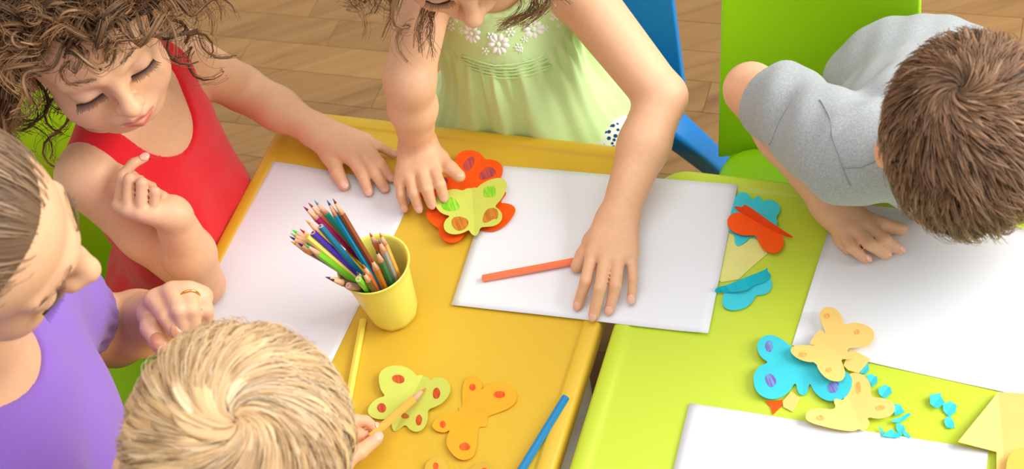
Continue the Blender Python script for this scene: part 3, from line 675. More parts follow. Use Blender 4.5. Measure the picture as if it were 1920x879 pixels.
SKIN = (.78, .450, .262)
SKM = mat('skin', SKIN, .48, .38, attr=True, sub=.07, noise=.035, nscale=160, bump=.06, bscale=900)
def head(B, H, lids=True, female=True, adult=False):
    k = H.k; E = lambda a, b, c, r, R=None: elp(H(a, b, c), np.array(r) * k, H.R if R is None else R); C = lambda p, q, ra, rb: cap(H(*p), H(*q), ra * k, rb * k)
    B.add(E(0, -.010, .025, (.071, .084, .070)), .01)
    B.add(E(0, .030 - .008 * adult, .022, (.058, .052, .052)), .02 * k)
    B.add(E(0, .026, -.030, (.054, .050, .060)), .025 * k)
    B.add(E(0, .048, -.078, (.024, .022, .017)), .03 * k)
    for s in (-1, 1):
        B.add(E(s * .033, .044, -.045, (.025, .026, .026)), .022 * k)
        B.add(C((s * .045, .01, -.055), (s * .018, .045, -.080), .016, .014), .02 * k)
        B.cut(E(s * .030, .092, -.006, (.018, .013, .0115)), .014 * k)
        B.add(E(s * .030, .0655, -.0095, (.0148, .0138, .0115)), .005 * k)
        B.add(C((s * .012, .080, .0075), (s * .042, .066, .009), .0065, .006), .012 * k)
    av = .0015 * adult; B.add([C((0, .077 + .002 * adult, .002), (0, .090 + av, -.030 - av * .3), .0065 + .001 * adult, .0085), E(0, .0955 + av, -.0345 - av * .5, (.0105, .0100, .0090))], (.011 + .007 * adult) * k, .006 * k)
    for s in (-1, 1): B.add(E(s * (.0095 + .002 * adult), .0865, -.0385, (.0060 + .0015 * adult, .0080, .0058 + .0015 * adult)), (.005 + .004 * adult) * k)
    for s in (-1, 1): B.cut(E(s * .0058, .0905, -.0455, (.0032, .0046, .0032)), .0025 * k)
    B.add(E(0, .072, -.062, (.022, .012, .014)), .012 * k)
    B.add([C((-.0185, .0735, -.0625), (-.006, .0835, -.0588), .0028, .0046), C((-.006, .0835, -.0588), (.006, .0835, -.0588), .0046, .0046), C((.006, .0835, -.0588), (.0185, .0735, -.0625), .0046, .0028)], .005 * k, .003 * k)
    B.add([C((-.015, .0745, -.066), (0, .0815, -.0690), .0030, .0056), C((0, .0815, -.0690), (.015, .0745, -.066), .0056, .0030)], .004 * k, .003 * k)
    for s in (-1, 1): B.cut(C((0, .0885, -.0636), (s * .017, .079, -.0640), .0013, .0010), .0025 * k)
    for s in (-1, 1):
        Re = Frame(V(0, 0, 0), H.f + .25 * s * H.s, H.u - .12 * H.f).R
        B.add(elp(H(s * .0715, -.010, -.016), np.array((.0065, .0165, .027)) * k, Re), .004 * k)
        B.cut(elp(H(s * .0775, -.006, -.013), np.array((.004, .0095, .016)) * k, Re), .004 * k)
def paint_head(P, col, H, lip=(.60, .13, .12), brow=(.20, .10, .05), blush=.25, liner=True):
    q = H.loc(P); 
    def blob(c, r, rgb, w=1, soft=.35):
        d = np.sqrt((((q - np.array(c)) / np.array(r)) ** 2).sum(1)); a = np.clip((1 - d) / soft, 0, 1)[:, None] * w
        col[:] = col * (1 - a) + np.array(rgb) * a
    for s in (-1, 1): blob((s * .036, .062, -.046), (.024, .03, .02), (.78, .34, .25), blush, .9)
    blob((0, .092, -.036), (.014, .014, .012), (.78, .36, .27), .35, .8)
    for s in (-1, 1):
        blob((s * .030, .075, -.006), (.017, .014, .009), (.66, .40, .32), .5, .7)
        for t in np.linspace(0, 1, 7): blob((s * (.013 + .031 * t), .083 - .016 * t * t - .002 * t, .0105 + .0065 * math.sin(math.pi * (t * .75 + .1))), (.0055, .012, .0030 - .0012 * t), brow, .22, .7)
    for t in np.linspace(-1, 1, 13):
        blob((.0165 * t, .085 - .009 * t * t, -.0592 - .0030 * t * t), (.0040, .010, .0040 - .0014 * t * t), lip, .75, .5)
        blob((.0145 * t, .083 - .008 * t * t, -.0695 + .0028 * t * t), (.0040, .010, .0046 - .0018 * t * t), lip, .75, .5)
    return col
def strands(curves, rad, cols, n=3):
    """curves (N,M,3), rad (M,) or (N,M): one mesh of tapered strands"""
    Nn, M_, _ = curves.shape
    rad = np.broadcast_to(rad, (Nn, M_))
    T = np.gradient(curves, axis=1); T /= np.linalg.norm(T, axis=2, keepdims=True) + 1e-9
    ref = np.where(np.abs(T[..., 2:3]) < .9, np.array([0, 0, 1.]), np.array([1., 0, 0]))
    a = np.cross(T, ref); a /= np.linalg.norm(a, axis=2, keepdims=True) + 1e-9; b = np.cross(T, a)
    ang = 2 * np.pi * np.arange(n) / n
    V_ = curves[:, :, None] + rad[:, :, None, None] * (a[:, :, None] * np.cos(ang)[:, None] + b[:, :, None] * np.sin(ang)[:, None])
    base = (np.arange(Nn)[:, None, None] * M_ + np.arange(M_ - 1)[None, :, None]) * n; j = np.arange(n); j2 = (j + 1) % n
    Q = np.stack([base + j, base + j2, base + n + j2, base + n + j], -1).reshape(-1, 4)
    C = np.repeat(cols if cols.ndim == 3 else np.repeat(cols[:, None], M_, 1), n, axis=1).reshape(-1, 3) if cols.ndim == 2 else np.repeat(cols.reshape(-1, 3), n, 0)
    return V_.reshape(-1, 3), Q, C
def finish(name, P, Q, M, parent, cols=None):
    me = mesh_np(P, Q, True)
    if cols is not None: set_col(me, cols)
    return link(name, me, M, parent)
def bez(pts, m):
    """Catmull-Rom through points (k,3) sampled at m values; pts may be (N,k,3)"""
    pts = np.asarray(pts, float); sq = pts.ndim == 2
    if sq: pts = pts[None]
    p = np.concatenate([2 * pts[:, :1] - pts[:, 1:2], pts, 2 * pts[:, -1:] - pts[:, -2:-1]], 1); k = pts.shape[1] - 1
    t = np.linspace(0, k - 1e-6, m); i = t.astype(int); u = (t - i)[None, :, None]
    a, b, c, d = p[:, i], p[:, i + 1], p[:, i + 2], p[:, i + 3]
    r = .5 * (2 * b + (c - a) * u + (2 * a - 5 * b + 4 * c - d) * u ** 2 + (3 * b - a - 3 * c + d) * u ** 3)
    return r[0] if sq else r
HM = {}
def hair_mat(name, rough=.42):
    return mat(name, (.3, .2, .1), rough + .08, .35, attr=True)
def lashes(parent, H, col=(.03, .015, .01), n=24, L=.0068, name='eyelashes'):
    for s in (-1, 1):
        cu = []
        for i in range(n):
            t = -1 + 2 * i / (n - 1); x = s * .030 + .0135 * t
            root = H(x, .0785 - .0040 * t * t - .0022 * t * s, -.0150 - .0012 * t * t + .0010 * abs(t))
            l = L * (.75 + .35 * random.random())
            tip = root + H.k * l * (H.f * .95 + H.s * (.55 * t + .18 * s) - H.u * .38); mid = (root + tip) / 2 - H.u * .0012 * H.k
            cu.append(bez([root, mid, tip], 5))
        # lid line
        P_, Q_, C_ = strands(np.array(cu), np.linspace(.00062, .0002, 5) * H.k, np.tile(np.array(col), (n, 1)))
        line = np.array([[H(s * .030 + .0140 * t, .0782 - .0042 * t * t - .0022 * t * s, -.0152 - .0012 * t * t + .0010 * abs(t)) for t in np.linspace(-1, 1, 14)]])
        P2, Q2, C2 = strands(line, np.full(14, .0010) * H.k, np.array([col]), 5)
        finish(name, np.concatenate([P_, P2]), np.concatenate([Q_, Q2 + len(P_)]), hair_mat('lash', .6), parent, np.concatenate([C_, C2]))
def eyebrows(parent, H, col, n=52, L=.0060):
    for s in (-1, 1):
        cu = []
        for i in range(n):
            t = random.random(); w = (1 - .6 * t) * .0028 * (2 * random.random() - 1)
            root = H(s * (.012 + .033 * t), .0855 - .0175 * t * t - .001 * t, .0105 + .0065 * math.sin(math.pi * (t * .75 + .1)) + w)
            d = N(H.s * s * (.75 + .4 * t) + H.u * (.55 - .9 * t) + H.f * (.05 - .5 * t)); l = L * H.k * (.6 + .5 * random.random())
            cu.append(np.array([root, root + d * l * .5 + H.f * .0009 * H.k, root + d * l]))
        P_, Q_, C_ = strands(np.array(cu), np.array([.00022, .00018, .00009]) * H.k, np.tile(np.array(col), (n, 1)) * (.8 + .4 * rng.random((n, 1))))
        finish('eyebrow', P_, Q_, hair_mat('brow', .6), parent, C_)

def hand(B, wrist, fingers, thumb, r=.0068, wr=.017, palm_r=.0085, up=None, k=.0035):
    """fingers: four polylines [knuckle, middle joint, tip] index..little; thumb: [base, joint, tip]"""
    mc = [np.asarray(f[0], float) for f in fingers]; w = np.asarray(wrist, float)
    acr = N(mc[0] - mc[3]); pr = []
    for i, q in enumerate(mc):
        a = w + acr * (wr * .75 * (1 - 2 * i / 3)); pr.append(cap(a, q, palm_r * 1.1, palm_r * .93))
    B.add(pr, .012, .012)
    tb = np.asarray(thumb[0], float); B.add([cap(w + acr * wr * .4, tb, palm_r * 1.1, palm_r * 1.15), cap(tb, mc[0] * .6 + w * .4, palm_r, palm_r * .8)], .010, .008)
    sc = (1, 1.03, .98, .84)
    for i, f in enumerate(fingers):
        f = [np.asarray(p, float) for p in f]; rr = r * sc[i]
        pr = [cap(f[j], f[j + 1], rr * (1.10 - .11 * j), rr * (1.10 - .11 * (j + 1))) for j in range(len(f) - 1)]
        B.add(pr, k, .002)
    t = [np.asarray(p, float) for p in thumb]
    B.add([cap(t[j], t[j + 1], r * (1.35 - .14 * j), r * (1.35 - .14 * (j + 1))) for j in range(len(t) - 1)], .005, .003)
NAILM = mat('fingernail', srgb(238, 186, 164), .3, .5)
def nail(parent, a, b, r, up, M=None, off=0.0):
    """small domed nail on the last finger segment a->b"""
    d = N(b - a); up = N(np.asarray(up) - d * (up @ d)); s = np.cross(d, up); c = b + d * r * .05 + up * r * .55
    vs, fs = [], []; nr, na = 4, 14
    for i in range(nr + 1):
        t = i / nr
        for j in range(na):
            an = 2 * math.pi * j / na; x = t * math.cos(an) * .78; y = t * math.sin(an) * 1.0
            vs.append(tuple(c + s * x * r * .95 + d * y * r * .95 + up * r * (.50 * math.sqrt(max(0, 1 - .8 * x * x)) - .16 * max(0, y) ** 2 - .10 * t ** 4)))
    for i in range(nr):
        for j in range(na): fs.append((i * na + j, i * na + (j + 1) % na, (i + 1) * na + (j + 1) % na, (i + 1) * na + j))
    return link('fingernail', mesh_py(vs, fs, True), M or NAILM, parent)
def px3(lst): return [at(*p) for p in lst]
def torso(B, hip, sL, sR, nb, fwd, k=.03, grow=0., wid=1., dep=1., belly=0., arms=False):
    """prims of trunk: hips, belly, chest, shoulders; grow thickens it for clothing"""
    mid = (sL + sR) / 2; axis = N(mid - hip); lat = N(sR - sL); f = N(np.cross(axis, lat)); f = f if f @ fwd > 0 else -f
    lat = N(np.cross(f, axis)); R = np.array([lat, f, axis]); L = np.linalg.norm(mid - hip); hw = np.linalg.norm(sR - sL) / 2
    B.add(elp(hip + axis * .01, (hw * 1.08 * wid + grow, .075 * dep + grow, .075 + grow), R), .01)
    B.add(elp(hip + axis * L * .42 + f * (.006 + belly), (hw * 1.0 * wid + grow, .072 * dep + grow, L * .36 + grow), R), k)
    B.add(elp(hip + axis * L * .74, (hw * 1.02 * wid + grow, .070 * dep + grow, L * .34 + grow), R), k)
    for s in (sL, sR): B.add(cap(mid + (nb - mid) * .35, s, .034 + grow, .031 + grow), .03)
    return R, axis, lat, f
# ------------------------------------------------------------------ shared hair tools
def scalp(H, n, ok, seed=1, grow=.004):
    """points evenly over the skull where ok(local) is true -> local positions, local normals"""
    r = np.random.default_rng(seed); out = []; c = np.array([0, -.010, .025]); rad = np.array([.071, .084, .070]) + grow
    m = n * 6; i = np.arange(m) + .5; ph = np.arccos(1 - 2 * i / m); th = np.pi * (1 + 5 ** .5) * i
    d = np.stack([np.cos(th) * np.sin(ph), np.sin(th) * np.sin(ph), np.cos(ph)], 1); d += r.normal(0, .02, d.shape); d /= np.linalg.norm(d, axis=1)[:, None]
    p = c + d * rad; g = d / rad; g /= np.linalg.norm(g, axis=1)[:, None]
    k = ok(p); p, g = p[k], g[k]
    if len(p) > n:
        s = r.permutation(len(p))[:n]; p, g = p[s], g[s]
    return p, g
def hairline(p, fr=.056, side=.018, back=-.05):
    """true where hair grows: above the forehead line, behind the temples, down to the nape"""
    x, f, u = np.abs(p[:, 0]), p[:, 1], p[:, 2]
    front = (f > .012) & (u < fr - .25 * x); temple = (f > -.004) & (f <= .012) & (u < side); nape = u < back
    return ~(front | temple | nape)
def cap_mesh(H, ok, grow=.006, n=60, seed=3, bumpy=.0015):
    """closed shell of hair mass just over the skull (verts, quads) where ok holds"""
    c = np.array([0, -.010, .025]); rad = np.array([.071, .084, .070]) + grow; vs, fs = [], []
    th = np.linspace(0, 2 * np.pi, 2 * n, endpoint=False); ph = np.linspace(.02, np.pi - .02, n)
    T, P_ = np.meshgrid(th, ph); d = np.stack([np.cos(T) * np.sin(P_), np.sin(T) * np.sin(P_), np.cos(P_)], -1).reshape(-1, 3)
    p = c + d * rad; k = ok(p); p = np.where(k[:, None], p, c + d * (rad - grow - .004))
    q = []; idx = np.arange(n * 2 * n).reshape(n, 2 * n)
    a, b = idx[:-1], np.roll(idx, -1, 1)[:-1]; Q = np.stack([a, idx[1:], np.roll(idx, -1, 1)[1:], b], -1).reshape(-1, 4)
    Q = Q[k[Q].any(1)]
    return np.stack([H(*v) for v in p]), Q
def hair_object(name, parent, M, sets):
    P, Q, C, o = [], [], [], 0
    for p, q, c in sets: P.append(p); Q.append(q + o); C.append(c); o += len(p)
    return finish(name, np.concatenate(P), np.concatenate(Q), M, parent, np.concatenate(C))
def fan(guides, n, spread, seed=0, taper=None):
    """n strands around each guide curve (G,M,3): clumped at root and tip"""
    r = np.random.default_rng(seed); G, M_, _ = guides.shape
    off = r.normal(0, 1, (G, n, 1, 3)) * spread; tp = np.ones(M_) if taper is None else taper
    w = r.normal(0, .35, (G, n, 1, 3)) * spread * np.sin(np.linspace(0, 7, M_))[None, None, :, None]
    return (guides[:, None] + (off + w) * tp[None, None, :, None]).reshape(G * n, M_, 3)
def locks(curves, centre, width, thick, nc, cols, seed=0, var=.16, normals=None):
    """flattened, finely ribbed locks of hair along curves (N,M,3) given in world space; ribs carry their own tone"""
    r = np.random.default_rng(seed); Nn, M_, _ = curves.shape
    T = np.gradient(curves, axis=1); T /= np.linalg.norm(T, axis=2, keepdims=True) + 1e-9
    n = curves - centre if normals is None else normals; n = n - (n * T).sum(2, keepdims=True) * T; n /= np.linalg.norm(n, axis=2, keepdims=True) + 1e-9
    sd = np.cross(T, n); a = np.linspace(-1, 1, nc); ridge = r.normal(0, .16, (Nn, nc)) + .16 * (np.arange(nc) % 2)[None]
    pos = a[None] + r.normal(0, .25 / nc, (Nn, nc)); hgt = np.sqrt(np.clip(1 - a * a, 0, 1))[None] + ridge
    w = np.broadcast_to(width, (Nn, M_)); th = np.broadcast_to(thick, (Nn, M_))
    drift = np.cumsum(r.normal(0, .035, (Nn, M_, nc)), 1)
    V_ = curves[:, :, None] + sd[:, :, None] * (w[:, :, None] * (pos[:, None] + drift))[..., None] + n[:, :, None] * (th[:, :, None] * hgt[:, None])[..., None]
    base = (np.arange(Nn)[:, None, None] * M_ + np.arange(M_ - 1)[None, :, None]) * nc; j = np.arange(nc); j2 = (j + 1) % nc
    Q = np.stack([base + j, base + j2, base + nc + j2, base + nc + j], -1).reshape(-1, 4)[:, ::-1]
    C = cols[:, :, None] * (1 + var * r.normal(0, 1, (Nn, 1, nc, 1)))
    return V_.reshape(-1, 3), Q, np.clip(C, .004, .95).reshape(-1, 3)
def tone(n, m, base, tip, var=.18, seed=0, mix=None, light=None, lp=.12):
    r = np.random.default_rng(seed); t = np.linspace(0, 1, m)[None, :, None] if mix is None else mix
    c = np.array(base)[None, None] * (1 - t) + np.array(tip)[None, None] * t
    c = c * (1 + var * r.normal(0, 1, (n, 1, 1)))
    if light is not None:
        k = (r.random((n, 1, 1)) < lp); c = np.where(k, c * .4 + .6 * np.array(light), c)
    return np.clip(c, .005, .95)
def skin_object(name, parent, B, heads=(), pinks=(), base=SKIN, sm=1):
    P, Q = keep_main(*B.mesh()); P = relax(P, Q, sm, .4)
    col = np.tile(np.array(base, np.float32), (len(P), 1))
    for H, kw in heads: paint_head(P, col, H, **kw)
    for c, r, rgb, w in pinks:
        a = np.clip(1 - np.linalg.norm(P - c, axis=1) / r, 0, 1)[:, None] * w; col[:] = col * (1 - a) + np.array(rgb) * a
    return finish(name, P, Q, SKM, parent, col)
def cloth_object(name, parent, B, M, disp=None, sm=2):
    P, Q = keep_main(*B.mesh()); P = relax(P, Q, sm, .5)
    if disp is not None:
        n = vnormals(P, Q); P = P + n * disp(P)[:, None].astype(np.float32)
    o = finish(name, P, Q, M, parent); LAST[0] = (P, vnormals(P, Q)); return o
LAST = [None]
def surface_point(P, n, px, py):
    d = N(ray(px, py)); o = np.array([0, 0, ZC]); q = P - o; t = q @ d; dist = np.linalg.norm(q - t[:, None] * d, axis=1)
    k = np.where(dist < .0035)[0]
    if len(k) == 0: k = np.array([dist.argmin()])
    i = k[t[k].argmin()]; return P[i].astype(float), n[i].astype(float)
def seam(parent, px, r, M, sink=.0, name='seam'):
    """raised stitching line lying on the garment made last"""
    P, n = LAST[0]; q = [surface_point(P, n, *p) for p in bez(np.array([(x, y, 0) for x, y in px]), 26)[:, :2]]
    pts = np.array([p + m * (r * .3 - sink) for p, m in q])
    for _ in range(3): pts[1:-1] = .25 * pts[:-2] + .5 * pts[1:-1] + .25 * pts[2:]
    vs, fs = tube(pts, r, 6); return link(name, mesh_py(vs, fs, True), M, parent)
def fabric(name, col, rough=.85, sc=1400, bump=.25, noise=.04):
    return mat(name, col, rough, .2, noise=noise, nscale=500, bump=bump, bscale=sc, sheen=.25)
def limb_garment(name, parent, chains, M, h=.011):
    pts = np.array([p for c in chains for p in c[0]]); B = Field(pts.min(0) - .12, pts.max(0) + .12, h)
    for c, rr in chains: B.add([cap(c[i], c[i + 1], rr[i], rr[i + 1]) for i in range(len(c) - 1)], .02, .02)
    return cloth_object(name, parent, B, M, None, 1)
def shoe(parent, p, d, M):
    B = Field(p + V(-.16, -.16, -.04), p + V(.16, .16, .1), .007); d = N(d)
    B.add([cap(p + V(0, 0, .03), p + d * .09 + V(0, 0, .022), .032, .024)], .01); B.cut(('p', V(p[0], p[1], .004), V(0, 0, 1.)), .004)
    cloth_object('shoe', parent, B, M)
def waves(P, k, seed, octs=3):
    r = np.random.default_rng(seed); o = np.zeros(len(P))
    for i in range(octs):
        d = r.normal(0, 1, 3); d /= np.linalg.norm(d); o += np.sin(P @ d * k * 1.6 ** i + r.random() * 6) / 1.4 ** i
    return o

# ------------------------------------------------------------------ girl in the red top
def red_girl():
    H = head_frame(255, 213, .80, (.364, -.597, .71), (-.364, .597, .71), 1.02, (0, .104, -.035))
    sL, eL, wL = at(322, 100, .66), at(452, 165, .55), at(590, 243, .514)
    sR, eR, wR = at(168, 330, .665), at(380, 532, .503), at(322, 400, .645)
    mid = (sL + sR) / 2; nb = mid + V(0, 0, .035) + TU * .005; hip = mid - TU * .045; hip[2] = .345
    root = empty('person', (hip[0], hip[1], 0), 'person with curly brown hair in a red sleeveless top, chin near raised fist', 'person', 'people around the tables')
    pts = np.array([sL, eL, wL, sR, eR, wR, H.o, hip, at(735, 300, .48)]); lo, hi = pts.min(0) - .10, pts.max(0) + .10; hi[2] = H.o[2] + .12; lo[2] = .25
    hi[0] = max(hi[0], at(745, 290, .49)[0] + .02)
    B = Field(lo, hi, .0023)
    torso(B, hip, sL, sR, nb, TU)
    B.add([cap(nb - V(0, 0, .02), H(0, -.012, -.045), .031, .030)], .022)
    B.add(cap(nb, (sL + nb) / 2, .028, .026), .02); B.add(cap(nb, (sR + nb) / 2, .028, .026), .02)
    head(B, H)
    B.add([cap(sL, eL, .0345, .030)], .02); B.add([cap(eL, (eL + wL) / 2, .030, .027), cap((eL + wL) / 2, wL, .027, .0195)], .006, .012)
    B.add([cap(sR, (sR + eR) / 2, .036, .034), cap((sR + eR) / 2, eR, .034, .026)], .02, .012); B.add([cap(eR, eR * .55 + wR * .45, .026, .029), cap(eR * .55 + wR * .45, wR, .029, .0205)], .006, .012)
    # left hand flat on the table
    zt = TZ + .009
    F1 = [px3([(661, 300, .503), (680, 330, .501), (691, 359, zt - .001)]), px3([(678, 287, .505), (702, 323, .503), (721, 352, zt - .001)]), px3([(688, 275, .504), (714, 308, .502), (732, 333, zt - .001)]), px3([(688, 262, .500), (714, 276, .499), (738, 290, zt - .001)])]
    T1 = px3([(618, 292, .500), (632, 322, .497), (645, 346, zt)])
    hand(B, wL, F1, T1, .0074, .017, .0092)
    # right hand, loose fist with the index finger half stretched
    F2 = [px3([(224, 384, .672), (230, 328, .686), (250, 306, .690), (271, 296, .688)]), px3([(241, 394, .672), (243, 335, .697), (262, 338, .672), (268, 352, .660)]), px3([(265, 400, .669), (266, 343, .695), (284, 350, .668), (288, 364, .656)]), px3([(289, 403, .662), (290, 358, .685), (306, 366, .662), (304, 378, .652)])]
    T2 = px3([(262, 372, .655), (226, 352, .662), (211, 335, .668)])
    hand(B, wR, F2, T2, .0065, .016, .0092, k=.0008)
    pinks = [(eR, .05, (.80, .36, .26), .5), (eL, .04, (.78, .38, .27), .3)] + [(f[-1], .012, (.82, .38, .30), .55) for f in F1] + [(f[1], .012, (.80, .38, .29), .4) for f in F2]
    body = skin_object('body', root, B, [(H, dict(lip=(.62, .10, .10)))], pinks)
    for f in F1: nail(root, f[-2], f[-1], .0060, V(0, 0, 1))
    nail(root, T1[-2], T1[-1], .0075, V(0, .2, 1)); nail(root, F2[0][-2], F2[0][-1], .0060, -ray(271, 296) + V(0, 0, .6))
    lashes(root, H, (.035, .014, .012), 26, .0080); eyebrows(root, H, (.16, .075, .035))
    # red sleeveless top
    lo2, hi2 = np.minimum(np.minimum(sL, sR), hip) - .13, np.maximum(np.maximum(sL, sR), hip) + .13; lo2[2] = .27
    G = Field(lo2, hi2, .0032); R, axis, lat, f = torso(G, hip, sL, sR, nb, TU, grow=.0055, belly=.004)
    G.add(elp(hip + V(0, 0, -.0), (.135, .125, .055), R), .03)
    G.add(cap(hip + axis * .02, hip + axis * .14 + f * .02, .098, .080), .03)
    out = lambda a, b: N(a - b)
    G.cut(elp(sL + out(sL, sR) * .024 - V(0, 0, .006) + f * .012, (.040, .050, .062), R), .004)
    G.cut(elp(sR + out(sR, sL) * .034 - V(0, 0, .020), (.036, .052, .060), R), .004)
    G.cut(elp(nb + f * .040 + axis * .012, (.056, .066, .092), R), .003)
    G.cut(elp(nb + axis * .035 - f * .02, (.056, .06, .05), R), .003)
    RM = fabric('red_jersey', srgb(232, 32, 44), .8, 1500, .3)
    G.clear_table(ycorner, TU)
    def disp(P): return .0011 * waves(P, 60, 3) * np.clip((nb[2] - .05 - P[:, 2]) / .1, 0, 1)
    top = cloth_object('tank_top', root, G, RM, disp)
    seam(top, [(303, 112), (322, 165), (332, 225), (322, 270), (300, 292), (275, 297)], .0013, RM, name='neck_binding'); seam(top, [(108, 327), (140, 332), (180, 345), (205, 352)], .0013, RM, name='arm_binding')
    kn = [hip + TU * .24 + TV * s * .06 + V(0, 0, .0) for s in (-1, 1)]
    LG = fabric('denim_blue', srgb(60, 78, 120), .9)
    ch = []
    for s, kk in zip((-1, 1), kn):
        kk[2] = .36; hp = hip + TV * s * .055; ft = kk + TU * .03; ft[2] = .06; ch.append(([hp, kk, ft], [.065, .05, .035])); shoe(root, V(ft[0], ft[1], 0), TU, mat('canvas_shoe', srgb(230, 225, 215), .8))
    limb_garment('leggings', root, ch, LG)
    # curly hair
    r = np.random.default_rng(5); okf = lambda p: hairline(p, .050, .030, -.045)
    cp, cq = cap_mesh(H, okf, .004); sets = [(cp, cq, np.tile(np.array((.055, .026, .012)), (len(cp), 1)))]
    p, g = scalp(H, 195, okf, 5); pt, gt = scalp(H, 95, lambda q: okf(q) & (q[:, 2] > .045), 9); ntop = len(p); p = np.concatenate([p, pt]); g = np.concatenate([g, gt]); M_ = 22; t = np.linspace(0, 1, M_); gd = []
    down = np.array([H.s @ V(0, 0, -1), H.f @ V(0, 0, -1), H.u @ V(0, 0, -1)])
    for i in range(len(p)):
        q, n = p[i], g[i]; sd = np.sign(q[0]) if abs(q[0]) > .006 else r.choice((-1, 1))
        front = max(0, q[1]) / .08
        lat_ = np.array([sd * (.35 + .9 * front * (.4 + r.random())), -.10 - .35 * front * (q[2] > .05), .0])
        L = (.075 + .055 * r.random()) * (1 + .25 * (q[2] < .03))
        if i >= ntop:
            tv = r.normal(0, 1, 3); tv -= n * (tv @ n); lat_ = tv / np.linalg.norm(tv) * .8; L = .05 + .045 * r.random(); lat_ += np.array([0, -.15, 0])
        elif q[1] > .045: L *= .55 + .35 * r.random()
        c = np.zeros((M_, 3)); c[0] = q; v = n * 1.0 + lat_ * .8
        for k in range(1, M_):
            tt = k / M_; gk = 1.0 if i < ntop else .35
            dirn = v * (1 - tt) if i < ntop else lat_ * 1.2 + n * (.5 - 1.1 * tt)
            dirn = dirn + (down * .9 + n * .30 + lat_ * .45) * tt * 1.35 * gk
            dirn /= np.linalg.norm(dirn); c[k] = c[k - 1] + dirn * L / M_
            e = (c[k] - np.array([0, -.01, .02])) / np.array([.084, .098, .086]); l = np.linalg.norm(e)
            if l < 1: c[k] = np.array([0, -.01, .02]) + e / l * np.array([.084, .098, .086])
            # keep clear of the face
            if c[k][1] > .03 and c[k][2] < .040 and abs(c[k][0]) < .060 + .0: c[k][0] = sd * (.060 + .006 * r.random()) if abs(c[k][0]) > .03 else c[k][0]; c[k][2] = max(c[k][2], .040 if abs(c[k][0]) < .055 else -1)
        T = np.gradient(c, axis=0); T /= np.linalg.norm(T, axis=1)[:, None] + 1e-9
        a = np.cross(T, r.normal(0, 1, 3)); a /= np.linalg.norm(a, axis=1)[:, None] + 1e-9; b = np.cross(T, a)
        turns = (1.2 + 1.2 * r.random()) * L / .10; am = (.004 + .008 * np.minimum(1, t * 1.6)) * (.7 + .7 * r.random()); ph = r.random() * 6.3 + t * turns * 6.283 * r.choice((-1, 1))
        c = c + am[:, None] * (a * np.cos(ph)[:, None] + b * np.sin(ph)[:, None]); gd.append(c)
    # fringe and side locks that frame the face
    for i in range(160):
        if i < 90: x = -.064 + .128 * r.random(); q0 = np.array([x, .066 - 6 * x * x - .014 * r.random(), .064 - 2.5 * x * x + .022 * r.random()]); dd = np.array([.9 * r.normal(), .35 * r.normal(), .45 * r.normal() - .18]); Lk = .026 + .026 * r.random(); nrm = np.array([x * 6, .7, .6])
        else: sx = 1 if r.random() < .68 else -1; q0 = np.array([sx * .072, .018 - .05 * r.random(), .040 - .035 * r.random()]); dd = down * .9 + np.array([sx * .25, .12 * r.normal(), 0]); Lk = (.075 + .055 * r.random()) * (1 if sx > 0 else .8); nrm = np.array([sx * 1., .0, .1])
        nrm = nrm / np.linalg.norm(nrm); c = [q0]
        for k in range(1, M_): tt = k / M_; d_ = dd + nrm * (.9 * (1 - tt) - .1) + down * .3 * tt; d_ /= np.linalg.norm(d_); c.append(c[-1] + d_ * Lk / M_)
        c = np.array(c); T = np.gradient(c, axis=0); T /= np.linalg.norm(T, axis=1)[:, None] + 1e-9; a = np.cross(T, r.normal(0, 1, 3)); a /= np.linalg.norm(a, axis=1)[:, None] + 1e-9; b = np.cross(T, a)
        am = (.003 + .006 * t) * (.7 + .6 * r.random()); ph = r.random() * 6.3 + t * (.8 + 1.0 * r.random()) * 6.283; gd.append(c + am[:, None] * (a * np.cos(ph)[:, None] + b * np.sin(ph)[:, None]))
    gd = np.array(gd); W0 = gd @ H.R * H.k + H.o; tl = np.linspace(0, 1, M_); mixc = (tl ** 1.2)[None, :, None]
    nr = r.normal(0, 1, (len(W0), 1, 3)) + (W0 - H.o) / .1
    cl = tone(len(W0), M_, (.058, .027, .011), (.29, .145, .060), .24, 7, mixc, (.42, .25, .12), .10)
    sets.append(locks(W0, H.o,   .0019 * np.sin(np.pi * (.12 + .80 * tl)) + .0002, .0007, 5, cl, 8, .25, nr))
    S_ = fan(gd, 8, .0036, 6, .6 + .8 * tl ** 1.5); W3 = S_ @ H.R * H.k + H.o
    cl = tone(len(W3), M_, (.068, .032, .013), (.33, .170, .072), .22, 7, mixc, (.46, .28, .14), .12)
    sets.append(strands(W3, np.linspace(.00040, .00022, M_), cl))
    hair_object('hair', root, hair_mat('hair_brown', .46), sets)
    return root
red_girl()
